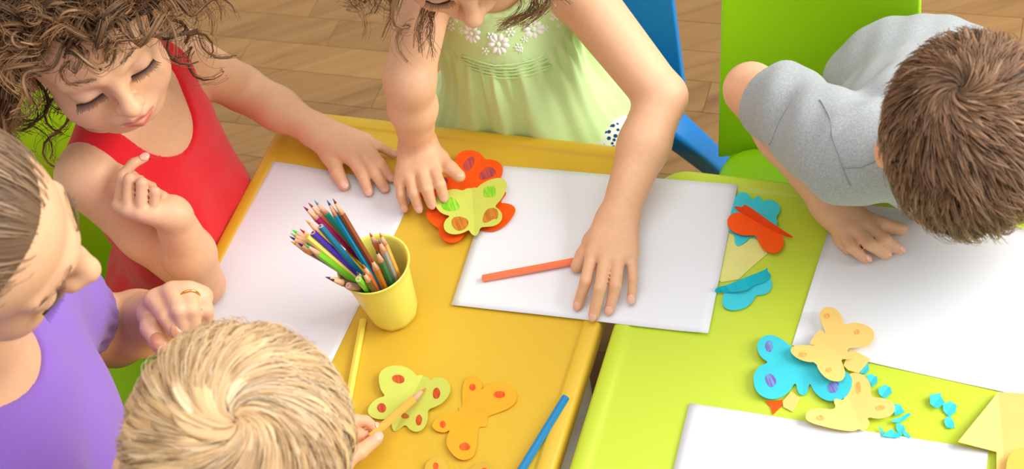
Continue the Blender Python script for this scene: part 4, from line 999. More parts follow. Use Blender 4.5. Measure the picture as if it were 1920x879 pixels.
# ------------------------------------------------------------------ girl in the pale green dress
def lank(H, p, g, L, M_, r, face_x=.058, part=.25, clear=(.078, .094, .078), gravity=1.0):
    """hair that follows the skull away from a middle parting and then hangs"""
    down = np.array([H.s @ V(0, 0, -1), H.f @ V(0, 0, -1), H.u @ V(0, 0, -1)]) * gravity; c0 = np.array([0, -.01, .02]); cl = np.array(clear); out = []
    for i in range(len(p)):
        q, n = p[i], g[i]; sd = np.sign(q[0]) if abs(q[0]) > .004 else r.choice((-1, 1)); l = L * (.75 + .5 * r.random())
        c = np.zeros((M_, 3)); c[0] = q; v = n * .5 + np.array([sd * 1.1, -.25 * part, .1]); lay = 1 + .10 * r.random()
        for k in range(1, M_):
            tt = k / M_; d = v * max(0, 1 - 2.2 * tt) + down * min(1, tt * 2.0) + np.array([sd * .25 * (tt < .6), 0, 0]); d /= np.linalg.norm(d) + 1e-9; c[k] = c[k - 1] + d * l / M_
            e = (c[k] - c0) / (cl * lay); m = np.linalg.norm(e)
            if m < 1: c[k] = c0 + e / m * cl * lay
            if c[k][1] > .025 and abs(c[k][0]) < face_x * lay and c[k][2] < .055: c[k][0] = sd * face_x * lay
        out.append(c)
    return np.array(out)
def green_girl():
    H = head_frame(891, 50, .765, (.207, -.912, .34), (-.075, .33, .94), 1.0, (0, .104, -.035))
    sL, eL, wL = at(1065, -40, .665), at(1240, 182, .574), at(1158, 408, .516)
    sR, eR, wR = at(803, -50, .665), at(768, 150, .650), at(782, 270, .523)
    mid = (sL + sR) / 2; nb = mid + V(0, 0, .03) + TV * .01; hip = mid - TV * .05; hip[2] = .345
    root = empty('person', (hip[0], hip[1], 0), 'person in a pale green dress with white embroidery, both hands on the papers', 'person', 'people around the tables')
    pts = np.array([sL, eL, wL, sR, eR, wR, H.o, hip, at(1112, 600, .48), at(757, 395, .48)]); lo, hi = pts.min(0) - .06, pts.max(0) + .06; hi[2] = H.o[2] + .105; hi[1] = max(hi[1], H.o[1] + .11); lo[2] = .40
    B = Field(lo, hi, .0023)
    torso(B, hip, sL, sR, nb, TV)
    B.add([cap(nb - V(0, 0, .02), H(0, -.012, -.045), .031, .030)], .022); head(B, H)
    m1 = (eL + wL) / 2
    B.add([cap(sL, eL, .036, .0295)], .02); B.add([cap(eL, eL * .6 + wL * .4, .0295, .029), cap(eL * .6 + wL * .4, wL, .029, .0205)], .008, .012)
    B.add([cap(sR, eR, .036, .0275)], .02); B.add([cap(eR, eR * .6 + wR * .4, .0275, .0280), cap(eR * .6 + wR * .4, wR, .0280, .0205)], .016, .012)
    zt = TZ + .0105
    F1 = [px3([(1110, 478, .513), (1098, 528, .511), (1084, 571, zt)]), px3([(1135, 484, .516), (1125, 540, .514), (1113, 592, zt)]), px3([(1160, 484, .515), (1154, 535, .511), (1143, 580, zt)]), px3([(1184, 476, .510), (1187, 522, .505), (1184, 560, zt)])]
    T1 = px3([(1112, 452, .505), (1094, 476, .499), (1081, 499, .494)]); hand(B, wL, F1, T1, .0069, .0180, .0096, k=.002)
    F2 = [px3([(811, 314, .517), (825, 346, .517), (832, 369, .503)]), px3([(790, 321, .519), (800, 354, .518), (809, 382, .500)]), px3([(768, 331, .516), (776, 362, .514), (785, 389, .496)]), px3([(751, 341, .510), (752, 366, .507), (758, 387, .492)])]
    T2 = px3([(824, 298, .512), (845, 316, .514), (861, 330, .512)]); hand(B, wR, F2, T2, .0074, .0178, .0096, k=.002)
    pinks = [(eL, .045, (.80, .40, .28), .35)] + [(f[-1], .012, (.84, .40, .31), .5) for f in F1 + F2] + [(f[0], .010, (.72, .36, .24), .35) for f in F1] + [(f[1], .007, (.70, .36, .25), .45) for f in F1]
    skin_object('body', root, B, [(H, dict())], pinks)
    for f in F1 + F2: nail(root, f[-2], f[-1], .0060, V(0, -.25, 1))
    nail(root, T2[-2], T2[-1], .0068, V(0, .3, 1)); lashes(root, H, (.05, .02, .015)); eyebrows(root, H, (.22, .12, .06))
    # dress
    lo2, hi2 = np.minimum(np.minimum(sL, sR), hip) - .17, np.maximum(np.maximum(sL, sR), hip) + .17; lo2[2] = .27; hi2[2] = .74
    G = Field(lo2, hi2, .0028); R, axis, lat, f = torso(G, hip, sL, sR, nb, TV, grow=.007, belly=.01)
    ctr = hip + f * .035; ctr[2] = .42
    G.add(elp(ctr, (.150, .110, .080), R), .05); G.add(elp(hip + f * .10 + V(0, 0, .02), (.150, .14, .062), R), .04)
    G.add(cap(hip + axis * .23 + f * .02, hip + axis * .06 + f * .05, .075, .105), .04)
    G.cut(elp(nb + axis * .015 + f * .010, (.058, .066, .060), R), .003)
    for s, o in ((sL, sR), (sR, sL)): G.cut(elp(s + N(s - o) * .034, (.040, .060, .060), R), .005)
    G.clear_table(ycorner, TV)
    Pb, Qb = keep_main(*G.mesh()); Pb = relax(Pb, Qb, 3, .5)
    band, _ = surface_point(Pb, vnormals(Pb, Qb), 955, 128); hb = (band - hip) @ axis
    q = Pb - hip; hgt = q @ axis; x, y = q @ lat, q @ f + .02; an = np.arctan2(x, y)
    below = np.clip((hb - hgt) / .03, 0, 1); fade = np.clip(1 - (hb - hgt) / .22, .25, 1)
    nearb = np.clip(1 - (hb - hgt) / .07, 0, 1); rip = 1.25 * (1 - .8 * nearb) * np.sin(an * 15 + 1.2 * np.sin(an * 4) + 6 * hgt) + (.25 + .8 * nearb) * np.sin(an * 40 + 1.3 * np.sin(an * 7) + 9 * hgt)
    smk = np.exp(-((hgt - hb) / .010) ** 2) * (np.sin(an * 90) * np.sin(hgt * 1500)) * .0014 + np.exp(-((hgt - hb) / .012) ** 2) * .0012
    d = below * fade * rip * .0060 + smk + .0009 * waves(Pb, 55, 8) * (1 - .5 * below) + .002 * np.clip((hgt - hb) / .01, 0, 1) * 0
    Pb = Pb + vnormals(Pb, Qb) * d[:, None].astype(np.float32); nb_ = vnormals(Pb, Qb)
    DM = fabric('pale_green_cotton', srgb(212, 244, 172), .85, 1800, .18, .025)
    dress = finish('dress', Pb, Qb, DM, root)
    LAST[0] = (Pb, nb_)
    for k_ in range(5): seam(dress, [(862 + 2 * k_ + 9 * j_, 104 + 6 * k_ + 22 * math.sin(math.pi * (j_ + .5) / 19) + (1.6 if (j_ + k_) % 2 else -1.6)) for j_ in range(19)], .0011, DM, name='smocking')
    WT = mat('white_thread', srgb(250, 252, 246), .7, .2)
    def flower(px, py, r, petals, seed):
        c, n = surface_point(Pb, nb_, px, py); a = N(np.cross(n, V(.3, .8, .2))); b = np.cross(n, a); rr = random.Random(seed); vs, fs = [], []
        def blob(o, ax, ay, h):
            k0 = len(vs); m = 10
            vs.append(tuple(o + n * h)); 
            for ring, (t, z) in enumerate(((.6, .75), (1, 0))):
                for j in range(m):
                    an = 2 * math.pi * j / m; vs.append(tuple(o + ax * t * math.cos(an) + ay * t * math.sin(an) + n * h * z - n * .0008 * (ring == 1)))
            for j in range(m):
                fs.append((k0, k0 + 1 + j, k0 + 1 + (j + 1) % m)); fs.append((k0 + 1 + j, k0 + 1 + m + j, k0 + 1 + m + (j + 1) % m, k0 + 1 + (j + 1) % m))
        for i in range(petals):
            t = 2 * math.pi * i / petals + rr.random() * .3; dr = a * math.cos(t) + b * math.sin(t); sd = np.cross(n, dr)
            blob(c + dr * r * .62, dr * r * .38, sd * r * .24, .0017)
        blob(c, a * r * .26, b * r * .26, .0022)
        link('embroidered_flower', mesh_py(vs, fs, True), WT, dress)
    for i, (px, py, r, m) in enumerate([(880, 66, .013, 9), (935, 88, .014, 9), (1003, 58, .014, 9), (840, 47, .009, 7), (970, 92, .006, 6), (915, 70, .006, 5), (905, 98, .006, 5), (860, 60, .005, 5), (1040, 36, .008, 6), (1028, 56, .005, 5), (985, 78, .005, 5), (955, 65, .007, 6), (978, 98, .004, 5), (1050, 50, .004, 5), (850, 36, .005, 5), (1018, 30, .006, 5)]): flower(px, py, r, m, i)
    # patterned underskirt showing at the lap
    U = Field(at(1150, 258, .44) - .07, at(1150, 258, .44) + .07, .0024); U.add(elp(at(1150, 264, .425), (.040, .045, .030), R), .01); 
    um = mat('printed_cotton', srgb(235, 245, 235), .85, .2); nt = um.node_tree; vo = nt.nodes.new('ShaderNodeTexVoronoi'); vo.inputs['Scale'].default_value = 130; tc = nt.nodes.new('ShaderNodeTexCoord'); cr = nt.nodes.new('ShaderNodeValToRGB')
    cr.color_ramp.elements[0].position = .30; cr.color_ramp.elements[0].color = (*srgb(30, 70, 130), 1); cr.color_ramp.elements[1].position = .40; cr.color_ramp.elements[1].color = (*srgb(235, 245, 232), 1)
    nt.links.new(tc.outputs['Object'], vo.inputs['Vector']); nt.links.new(vo.outputs['Distance'], cr.inputs[0]); nt.links.new(cr.outputs[0], nt.nodes['Principled BSDF'].inputs['Base Color'])
    cloth_object('printed_underskirt', root, U, um)
    ch = []
    for s in (-1, 1):
        hp = hip + TU * s * .05; kk = hip + TV * .25 + TU * s * .06; kk[2] = .36; ft = kk + TV * .02; ft[2] = .06; ch.append(([hp, kk, ft], [.06, .045, .033])); shoe(root, V(ft[0], ft[1], 0), TV, mat('canvas_shoe', srgb(230, 225, 215), .8))
    limb_garment('tights', root, ch, fabric('white_knit', srgb(235, 235, 230), .9))
    # long loose hair
    r = np.random.default_rng(15); okf = lambda p: hairline(p, .056, .020, -.04)
    cp, cq = cap_mesh(H, okf, .003); sets = [(cp, cq, np.tile(np.array((.12, .058, .026)), (len(cp), 1)))]
    p, g = scalp(H, 110, okf, 15); M_ = 20; gd = lank(H, p, g, .125, M_, r)
    t = np.linspace(0, 1, M_)
    for c in gd:
        ph = r.random(3) * 6; c += (np.sin(t[:, None] * (9 + 7 * r.random(3)) + ph) * (.004 + .008 * t[:, None] ** 1.5))
    W0 = gd @ H.R * H.k + H.o; cl = tone(len(W0), M_, (.15, .072, .030), (.34, .19, .09), .2, 17, None, (.5, .31, .16), .12)
    sets.append(locks(W0, H.o, .0026 * np.sin(np.pi * (.15 + .80 * t)) + .0002, .0011, 6, cl, 18, .2))
    S_ = fan(gd, 8, .0034, 16, .8 + .5 * np.sin(t * 3)); W3 = S_ @ H.R * H.k + H.o
    cl = tone(len(W3), M_, (.15, .072, .030), (.36, .20, .095), .2, 17, None, (.5, .31, .16), .15); sets.append(strands(W3, np.linspace(.00036, .00020, M_), cl))
    ex = []
    for i in range(22):
        if i < 13: a0 = r.random(); q = px3([(975 + 70 * a0 + r.normal(0, 5), -30, .765), (985 + 45 * a0 + r.normal(0, 6), 8 + 10 * r.random(), .742), (958 + 40 * a0 + r.normal(0, 8), 34 + 8 * r.random(), .722), (922 + 55 * a0 + r.normal(0, 8), 50 + r.normal(0, 7), .708)])
        else: a0 = r.random(); q = px3([(800 + 25 * a0, -20, .765), (775 + 40 * a0 + r.normal(0, 8), 20, .745), (765 + 40 * a0 + r.normal(0, 12), 55, .728), (745 + 60 * a0 + r.normal(0, 14), 95 + r.normal(0, 12), .712)])
        ex.append(bez(q, M_))
    W5 = fan(np.array(ex), 7, .0016, 19, .6 + .9 * t); cl = tone(len(W5), M_, (.26, .135, .06), (.44, .25, .12), .2, 20, None, (.5, .31, .16), .15); sets.append(strands(W5, np.linspace(.00036, .00020, M_), cl))
    hair_object('hair', root, hair_mat('hair_lightbrown', .38), sets)
    chair('child_chair', hip + V(0, 0, 0), TV, BLU, 'blue plastic child\'s chair behind the person in the pale green dress', w=.29, hole=False, flare=.09)
green_girl()
# the salmon pencil trapped under that hand
pencil(at(1105, 484.5, TZ + .0105), at(905, 522, TZ + .0075), (250, 128, 84), (240, 110, 70), 'salmon orange pencil held under the fingers on the middle sheet', sharp=False, r=.0042)
# ------------------------------------------------------------------ boy in the grey T-shirt
def swirl_hair(H, n, ok, whorl, spin, Lfun, lift, M_, seed, clump=0, clear=(.073, .086, .072), hug=.9, jitter=.25, wave=0, spin_len=.05, curl=1.0):
    """hair radiating from a crown whorl; every strand follows the skull and lifts off a little"""
    r = np.random.default_rng(seed); p, g = scalp(H, n, ok, seed, .001); c0 = np.array([0, -.010, .025]); cl = np.array(clear); w = c0 + N(whorl) * cl
    ex = N(whorl) + r.normal(0, .16, (n // 9, 3)); ex = c0 + ex / np.linalg.norm(ex, axis=1)[:, None] * (cl * .99); p = np.concatenate([p, ex])
    n = len(p); P_ = np.zeros((n, M_, 3)); P_[:, 0] = p; L = Lfun(p, r)
    if clump:
        cen = p[r.permutation(n)[:clump]]; near = ((p[:, None] - cen[None]) ** 2).sum(2).argmin(1); jit = r.normal(0, jitter, (clump, 3))[near] + r.normal(0, jitter * .35, (n, 3)); lj = r.normal(0, .35, clump)[near]
        phs = r.random((clump, 3))[near] * 6.3
    else: jit = r.normal(0, jitter, (n, 3)); lj = r.normal(0, .3, n); phs = r.random((n, 3)) * 6.3
    lf = np.clip(lift(p) * (1 + lj), .0, 3)
    cur = p.copy()
    for k in range(1, M_):
        e = (cur - c0) / cl; nr = e / cl; nr /= np.linalg.norm(nr, axis=1)[:, None]
        d = cur - w; d -= (d * nr).sum(1)[:, None] * nr; dl = np.linalg.norm(d, axis=1)[:, None]; d /= dl + 1e-6
        t = np.cross(nr, d); sp = spin * np.exp(-dl / spin_len); d = d + t * sp + jit * (.4 + .6 * k / M_)
        d -= (d * nr).sum(1)[:, None] * nr; d /= np.linalg.norm(d, axis=1)[:, None] + 1e-6
        d = d + nr * (lf * (1 - curl * k / M_))[:, None]
        if wave: d = d + wave * np.sin(phs + k * .9)
        d /= np.linalg.norm(d, axis=1)[:, None]
        cur = cur + d * (L / M_)[:, None]
        e = (cur - c0) / cl; m = np.linalg.norm(e, axis=1); s = np.where(m < 1, 1 / m, 1.)[:, None]; cur = c0 + e * s * cl
        P_[:, k] = cur
    return P_
def grey_boy():
    H = head_frame(1822, 252, .80, (.05, -.96, -.27), (0, -.27, .96), .94)
    sR, eR, wR = at(1592, 285, .672), at(1408, 168, .598), at(1560, 388, .513)
    sL = sR + TU * .205; mid = (sL + sR) / 2; nb = mid * .7 + H(0, -.03, -.07) * .3 + V(0, 0, .01); hip = at(1735, 150, .50)
    eL = at(2010, 320, .575); wL = at(1765, 366, .510)
    root = empty('person', (hip[0], hip[1], 0), 'person with short brown hair in a grey T-shirt leaning over the lime table', 'person', 'people around the tables')
    pts = np.array([sR, eR, wR, sL, eL, H.o, hip, at(1630, 490, .48)]); lo, hi = pts.min(0) - .095, pts.max(0) + .10; lo[2] = .46; hi[2] = H.o[2] + .11
    B = Field(lo, hi, .0027)
    torso(B, hip, sL, sR, nb, TV - V(0, 0, .6), dep=.95)
    B.add([cap(nb - V(0, 0, .01), H(0, -.012, -.045), .032, .031)], .022); head(B, H, female=False)
    ez = H(.0715, -.01, -.016); B.add([cap(H(.066, -.01, -.016), at(1660, 282, ez[2] + .006), .008, .0095), cap(H(.066, -.012, -.026), at(1661, 299, ez[2] - .002), .007, .0085)], .004, .006)
    B.add([cap(sR, eR, .034, .0300)], .02); B.add([cap(eR, eR * .6 + wR * .4, .030, .0275), cap(eR * .6 + wR * .4, wR, .0275, .0195)], .006, .012)
    B.add([cap(sL, eL, .034, .029)], .02); B.add([cap(eL, wL, .028, .0195)], .008)
    zt = TZ + .009
    F1 = [px3([(1622, 419, .508), (1658, 448, .506), (1686, 468, zt)]), px3([(1604, 428, .510), (1630, 457, .508), (1660, 477, zt)]), px3([(1582, 432, .508), (1596, 463, .504), (1623, 485, zt)]), px3([(1566, 424, .500), (1572, 450, .496), (1590, 470, zt - .002)])]
    T1 = px3([(1604, 402, .504), (1650, 420, .502), (1689, 430, zt + .001)]); hand(B, wR, F1, T1, .0070, .0165, .0092, k=.002)
    F2 = [px3([(1735, 374, .504), (1722, 378, .500), (1708, 381, zt)]), px3([(1738, 385, .504), (1722, 390, .500), (1708, 393, zt)]), px3([(1743, 396, .504), (1728, 402, .5), (1714, 405, zt)]), px3([(1750, 405, .503), (1738, 411, .498), (1726, 415, zt)])]
    T2 = px3([(1745, 362, .502), (1732, 360, .498), (1722, 358, zt)]); hand(B, wL, F2, T2, .0062, .016, .0088)
    pinks = [(eR, .05, (.82, .40, .28), .55), (at(1664, 292, H(.0715, -.01, -.016)[2]), .03, (.88, .30, .14), .7)] + [(f[-1], .012, (.84, .40, .31), .45) for f in F1] + [(f[1], .008, (.76, .36, .26), .4) for f in F1]  # ear's orange-red imitates light glowing through it, put into the skin colour
    skin_object('body', root, B, [(H, dict())], pinks)
    for f in F1[:3]: nail(root, f[-2], f[-1], .0058, V(0, 0, 1))
    nail(root, T1[-2], T1[-1], .0068, V(0, .1, 1)); lashes(root, H); eyebrows(root, H, (.10, .05, .03))
    # T-shirt
    pts = np.array([sR, sL, eR, hip]); lo2, hi2 = pts.min(0) - .13, pts.max(0) + .13; lo2[2] = .40
    G = Field(lo2, hi2, .0030); R, axis, lat, f = torso(G, hip, sL, sR, nb, TV - V(0, 0, .6), grow=.0075, dep=.95)
    def sleeve(s, e, fr, r0, r1):
        d = N(e - s); end = s + (e - s) * fr
        T_ = Field(lo2, hi2, .0030); T_.add(cap(s, end + d * .03, r0, r1), .01); T_.cut(('p', end, -d), .003); T_.cut(cap(end, end + d * .05, r1 - .0045, r1 - .003), .002)
        G.F[:] = G.smin(G.F, T_.F, .018)
    sleeve(sR - V(0, 0, .006), (sR * .27 + eR * .73) + V(0, 0, .012), 1.0, .053, .041); sleeve(sL, eL, .6, .050, .045)
    G.cut(elp(nb + axis * .03 + f * .01, (.050, .052, .035), R), .003)
    GM = fabric('grey_marl', srgb(160, 166, 168), .9, 900, .35, .16)
    def disp(P):
        fold = np.exp(-(((P - (sR + TU * .035)) @ N(eR - sR)) / .006) ** 2) * -.0022
        return .0018 * waves(P, 45, 31) + fold + .0010 * waves(P, 110, 33, 2)
    shirt = cloth_object('t_shirt', root, G, GM, disp)
    SM = fabric('grey_seam', srgb(140, 146, 150), .9)
    seam(shirt, [(1539, 182), (1553, 215), (1562, 262), (1572, 305), (1590, 352)], .0009, SM); seam(shirt, [(1499, 163), (1478, 190), (1455, 230), (1438, 275)], .0006, SM); seam(shirt, [(1575, 318), (1605, 318), (1632, 310), (1656, 296)], .0007, SM)
    ch = []
    for s in (-1, 1):
        hp = hip + TU * s * .05 - V(0, 0, .03); kk = hip + TV * .02 + TU * s * .07; kk[2] = .345; kk = kk - TV * .02; ft = kk - TV * .15; ft[2] = .34; ch.append(([hp, kk, ft], [.065, .05, .036]))
    limb_garment('trousers', root, ch, fabric('navy_twill', srgb(50, 60, 90), .9))
    okf = lambda p: hairline(p, .050, .012, -.055)
    cp, cq = cap_mesh(H, okf, .0008); sets = [(cp, cq, np.tile(np.array((.075, .036, .018)), (len(cp), 1)))]
    M_ = 8; Lf = lambda p, r: (.036 + .022 * np.clip(p[:, 1] / .07, -.3, 1)) * (.8 + .4 * r.random(len(p)))
    gd = swirl_hair(H, 700, okf, (.12, -.62, .78), 1.1, Lf, lambda p: np.full(len(p), .40), M_, 41, 0, jitter=.22)
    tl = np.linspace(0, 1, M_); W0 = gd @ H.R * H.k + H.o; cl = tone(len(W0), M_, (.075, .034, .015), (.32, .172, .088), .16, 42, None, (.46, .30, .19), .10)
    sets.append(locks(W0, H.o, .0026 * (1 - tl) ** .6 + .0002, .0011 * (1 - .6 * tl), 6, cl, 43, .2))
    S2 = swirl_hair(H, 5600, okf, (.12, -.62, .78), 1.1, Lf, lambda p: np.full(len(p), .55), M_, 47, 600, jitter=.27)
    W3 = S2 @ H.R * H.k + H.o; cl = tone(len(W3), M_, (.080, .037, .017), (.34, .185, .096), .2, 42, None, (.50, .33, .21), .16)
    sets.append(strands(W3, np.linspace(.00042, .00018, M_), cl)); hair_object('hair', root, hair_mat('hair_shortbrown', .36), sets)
grey_boy()
bc = (at(1358, 0, .535) + at(1720, 0, .535)) / 2
chair('child_chair', bc + TV * .17, TV, GRN, 'green plastic child\'s chair behind the person in the grey T-shirt', w=.245, hole=False, flare=.06, bh=.36)
# ------------------------------------------------------------------ blond boy seen from behind
def blond_boy():
    H = head_frame(432, 862, .87, (.2, .54, -.82), (.29, .77, .57), 1.035)
    fl = N(V(H.f[0], H.f[1], 0)); la = V(fl[1], -fl[0], 0); nb = H(0, -.035, -.125); nb[2] = min(nb[2], .76)
    mid = nb - V(0, 0, .03) - fl * .01; sR, sL = mid + la * .10, mid - la * .10; hip = mid - fl * .07; hip[2] = .36
    wR = at(622, 868, .522); eR = at(575, 985, .56); eL = sL + fl * .08 - la * .04; eL[2] = .55; wL = eL + fl * .12 + la * .03; wL[2] = .515
    root = empty('person', (hip[0], hip[1], 0), 'person with tousled blond hair seen from behind, holding an orange pencil', 'person', 'people around the tables')
    pts = np.array([sR, sL, wR, eR, eL, wL, H.o, at(706, 810, .5)]); lo, hi = pts.min(0) - .07, pts.max(0) + .07; lo[2] = .44; hi[2] = H.o[2] + .11; lo[1] = min(lo[1], H.o[1] - .11)
    B = Field(lo, hi, .0030)
    torso(B, hip, sL, sR, nb, fl); B.add([cap(nb - V(0, 0, .02), H(0, -.012, -.045), .032, .031)], .022); head(B, H, female=False)
    B.add([cap(sR, eR, .034, .029)], .02); B.add([cap(eR, wR, .029, .0195)], .006); B.add([cap(sL, eL, .034, .029)], .02); B.add([cap(eL, wL, .029, .0195)], .006)
    F1 = [px3([(645, 814, .530), (664, 787, .526), (686, 788, .516), (704, 802, .505)]), px3([(646, 824, .520), (667, 811, .512), (690, 819, .498)]), px3([(646, 834, .512), (662, 832, .502), (680, 834, .493)]), px3([(646, 842, .505), (658, 846, .497), (670, 848, .491)])]
    T1 = px3([(642, 862, .520), (674, 848, .516), (706, 822, .506)]); hand(B, wR, F1, T1, .0068, .0165, .0090)
    F2 = [[wL + fl * .045 + la * .018 * (1 - i * .66), wL + fl * .065 + la * .02 * (1 - i * .66), wL + fl * .085 + la * .022 * (1 - i * .66) - V(0, 0, .02)] for i in range(4)]
    hand(B, wL, F2, [wL + fl * .02 + la * .02, wL + fl * .035 + la * .032, wL + fl * .05 + la * .035 - V(0, 0, .015)])
    pinks = [(f[-1], .013, (.86, .36, .28), .6) for f in F1] + [(T1[-1], .014, (.86, .36, .28), .5)]
    skin_object('body', root, B, [(H, dict())], pinks)
    nail(root, F1[0][-2], F1[0][-1], .0058, V(.4, .2, 1)); nail(root, T1[-2], T1[-1], .0068, V(.5, -.1, .7)); lashes(root, H, (.2, .13, .07)); eyebrows(root, H, (.35, .24, .13))
    pts = np.array([sR, sL, hip]); lo2, hi2 = pts.min(0) - .15, pts.max(0) + .15; lo2[2] = .28
    G = Field(lo2, hi2, .0045); R, axis, lat, f = torso(G, hip, sL, sR, nb, fl, grow=.007)
    for s, e in ((sR, eR), (sL, eL)): G.add(cap(s, s + (e - s) * .5, .045, .040), .015)
    G.cut(elp(nb + axis * .035, (.050, .052, .04), R), .003)
    cloth_object('t_shirt', root, G, fabric('pale_grey_jersey', srgb(196, 192, 198), .9))
    ch = []
    for s in (-1, 1):
        hp = hip + la * s * .05; kk = hip + fl * .2 + la * s * .06; kk[2] = .35; ft = kk + fl * .02; ft[2] = .06; ch.append(([hp, kk, ft], [.062, .048, .034])); shoe(root, V(ft[0], ft[1], 0), fl, mat('canvas_shoe', srgb(230, 225, 215), .8))
    limb_garment('trousers', root, ch, fabric('denim_blue', srgb(60, 78, 120), .9))
    okf = lambda p: hairline(p, .046, -.035, -.075)
    cp, cq = cap_mesh(H, okf, .0008); sets = [(cp, cq, np.tile(np.array((.46, .27, .125)), (len(cp), 1)))]
    M_ = 12; wh = (-.10, -.66, .74); Lf = lambda p, r: (.085 + .020 * np.clip(p[:, 1] / .07, -.5, 1)) * (.8 + .35 * r.random(len(p)))
    gd = swirl_hair(H, 560, okf, wh, -1.5, Lf, lambda p: np.full(len(p), .24), M_, 51, 0, jitter=.13, wave=.07, spin_len=.06, curl=1.7)
    tl = np.linspace(0, 1, M_); t = tl[None, :, None]; W0 = gd @ H.R * H.k + H.o
    cl = tone(len(W0), M_, (.44, .260, .115), (.70, .48, .25), .12, 52, t ** .6, (.86, .66, .42), .06)
    sets.append(locks(W0, H.o, .0042 * np.sin(np.pi * (.28 + .66 * tl)) ** .8 + .0002, .0014 * (1 - .5 * tl), 8, cl, 53, .12))
    S2 = swirl_hair(H, 4600, okf, wh, -1.5, Lf, lambda p: np.full(len(p), .36), M_, 57, 260, jitter=.16, spin_len=.06, curl=1.7, wave=.05)
    W3 = S2 @ H.R * H.k + H.o; cl = tone(len(W3), M_, (.48, .285, .13), (.80, .58, .33), .14, 52, t ** .6, (.92, .78, .56), .25)
    sets.append(strands(W3, np.linspace(.00046, .00022, M_), cl)); hair_object('hair', root, hair_mat('hair_blond', .36), sets)
    pencil(at(694, 819.5, .5085), at(799, 727, TZ + .0062), (252, 176, 76), (240, 120, 30), 'light orange pencil in the blond person\'s fingers', sharp=True, r=.0044)
    chair('child_chair', hip, fl, LIM, 'lime plastic child\'s chair under the blond person', w=.27, hole=True, flare=.05)
blond_boy()
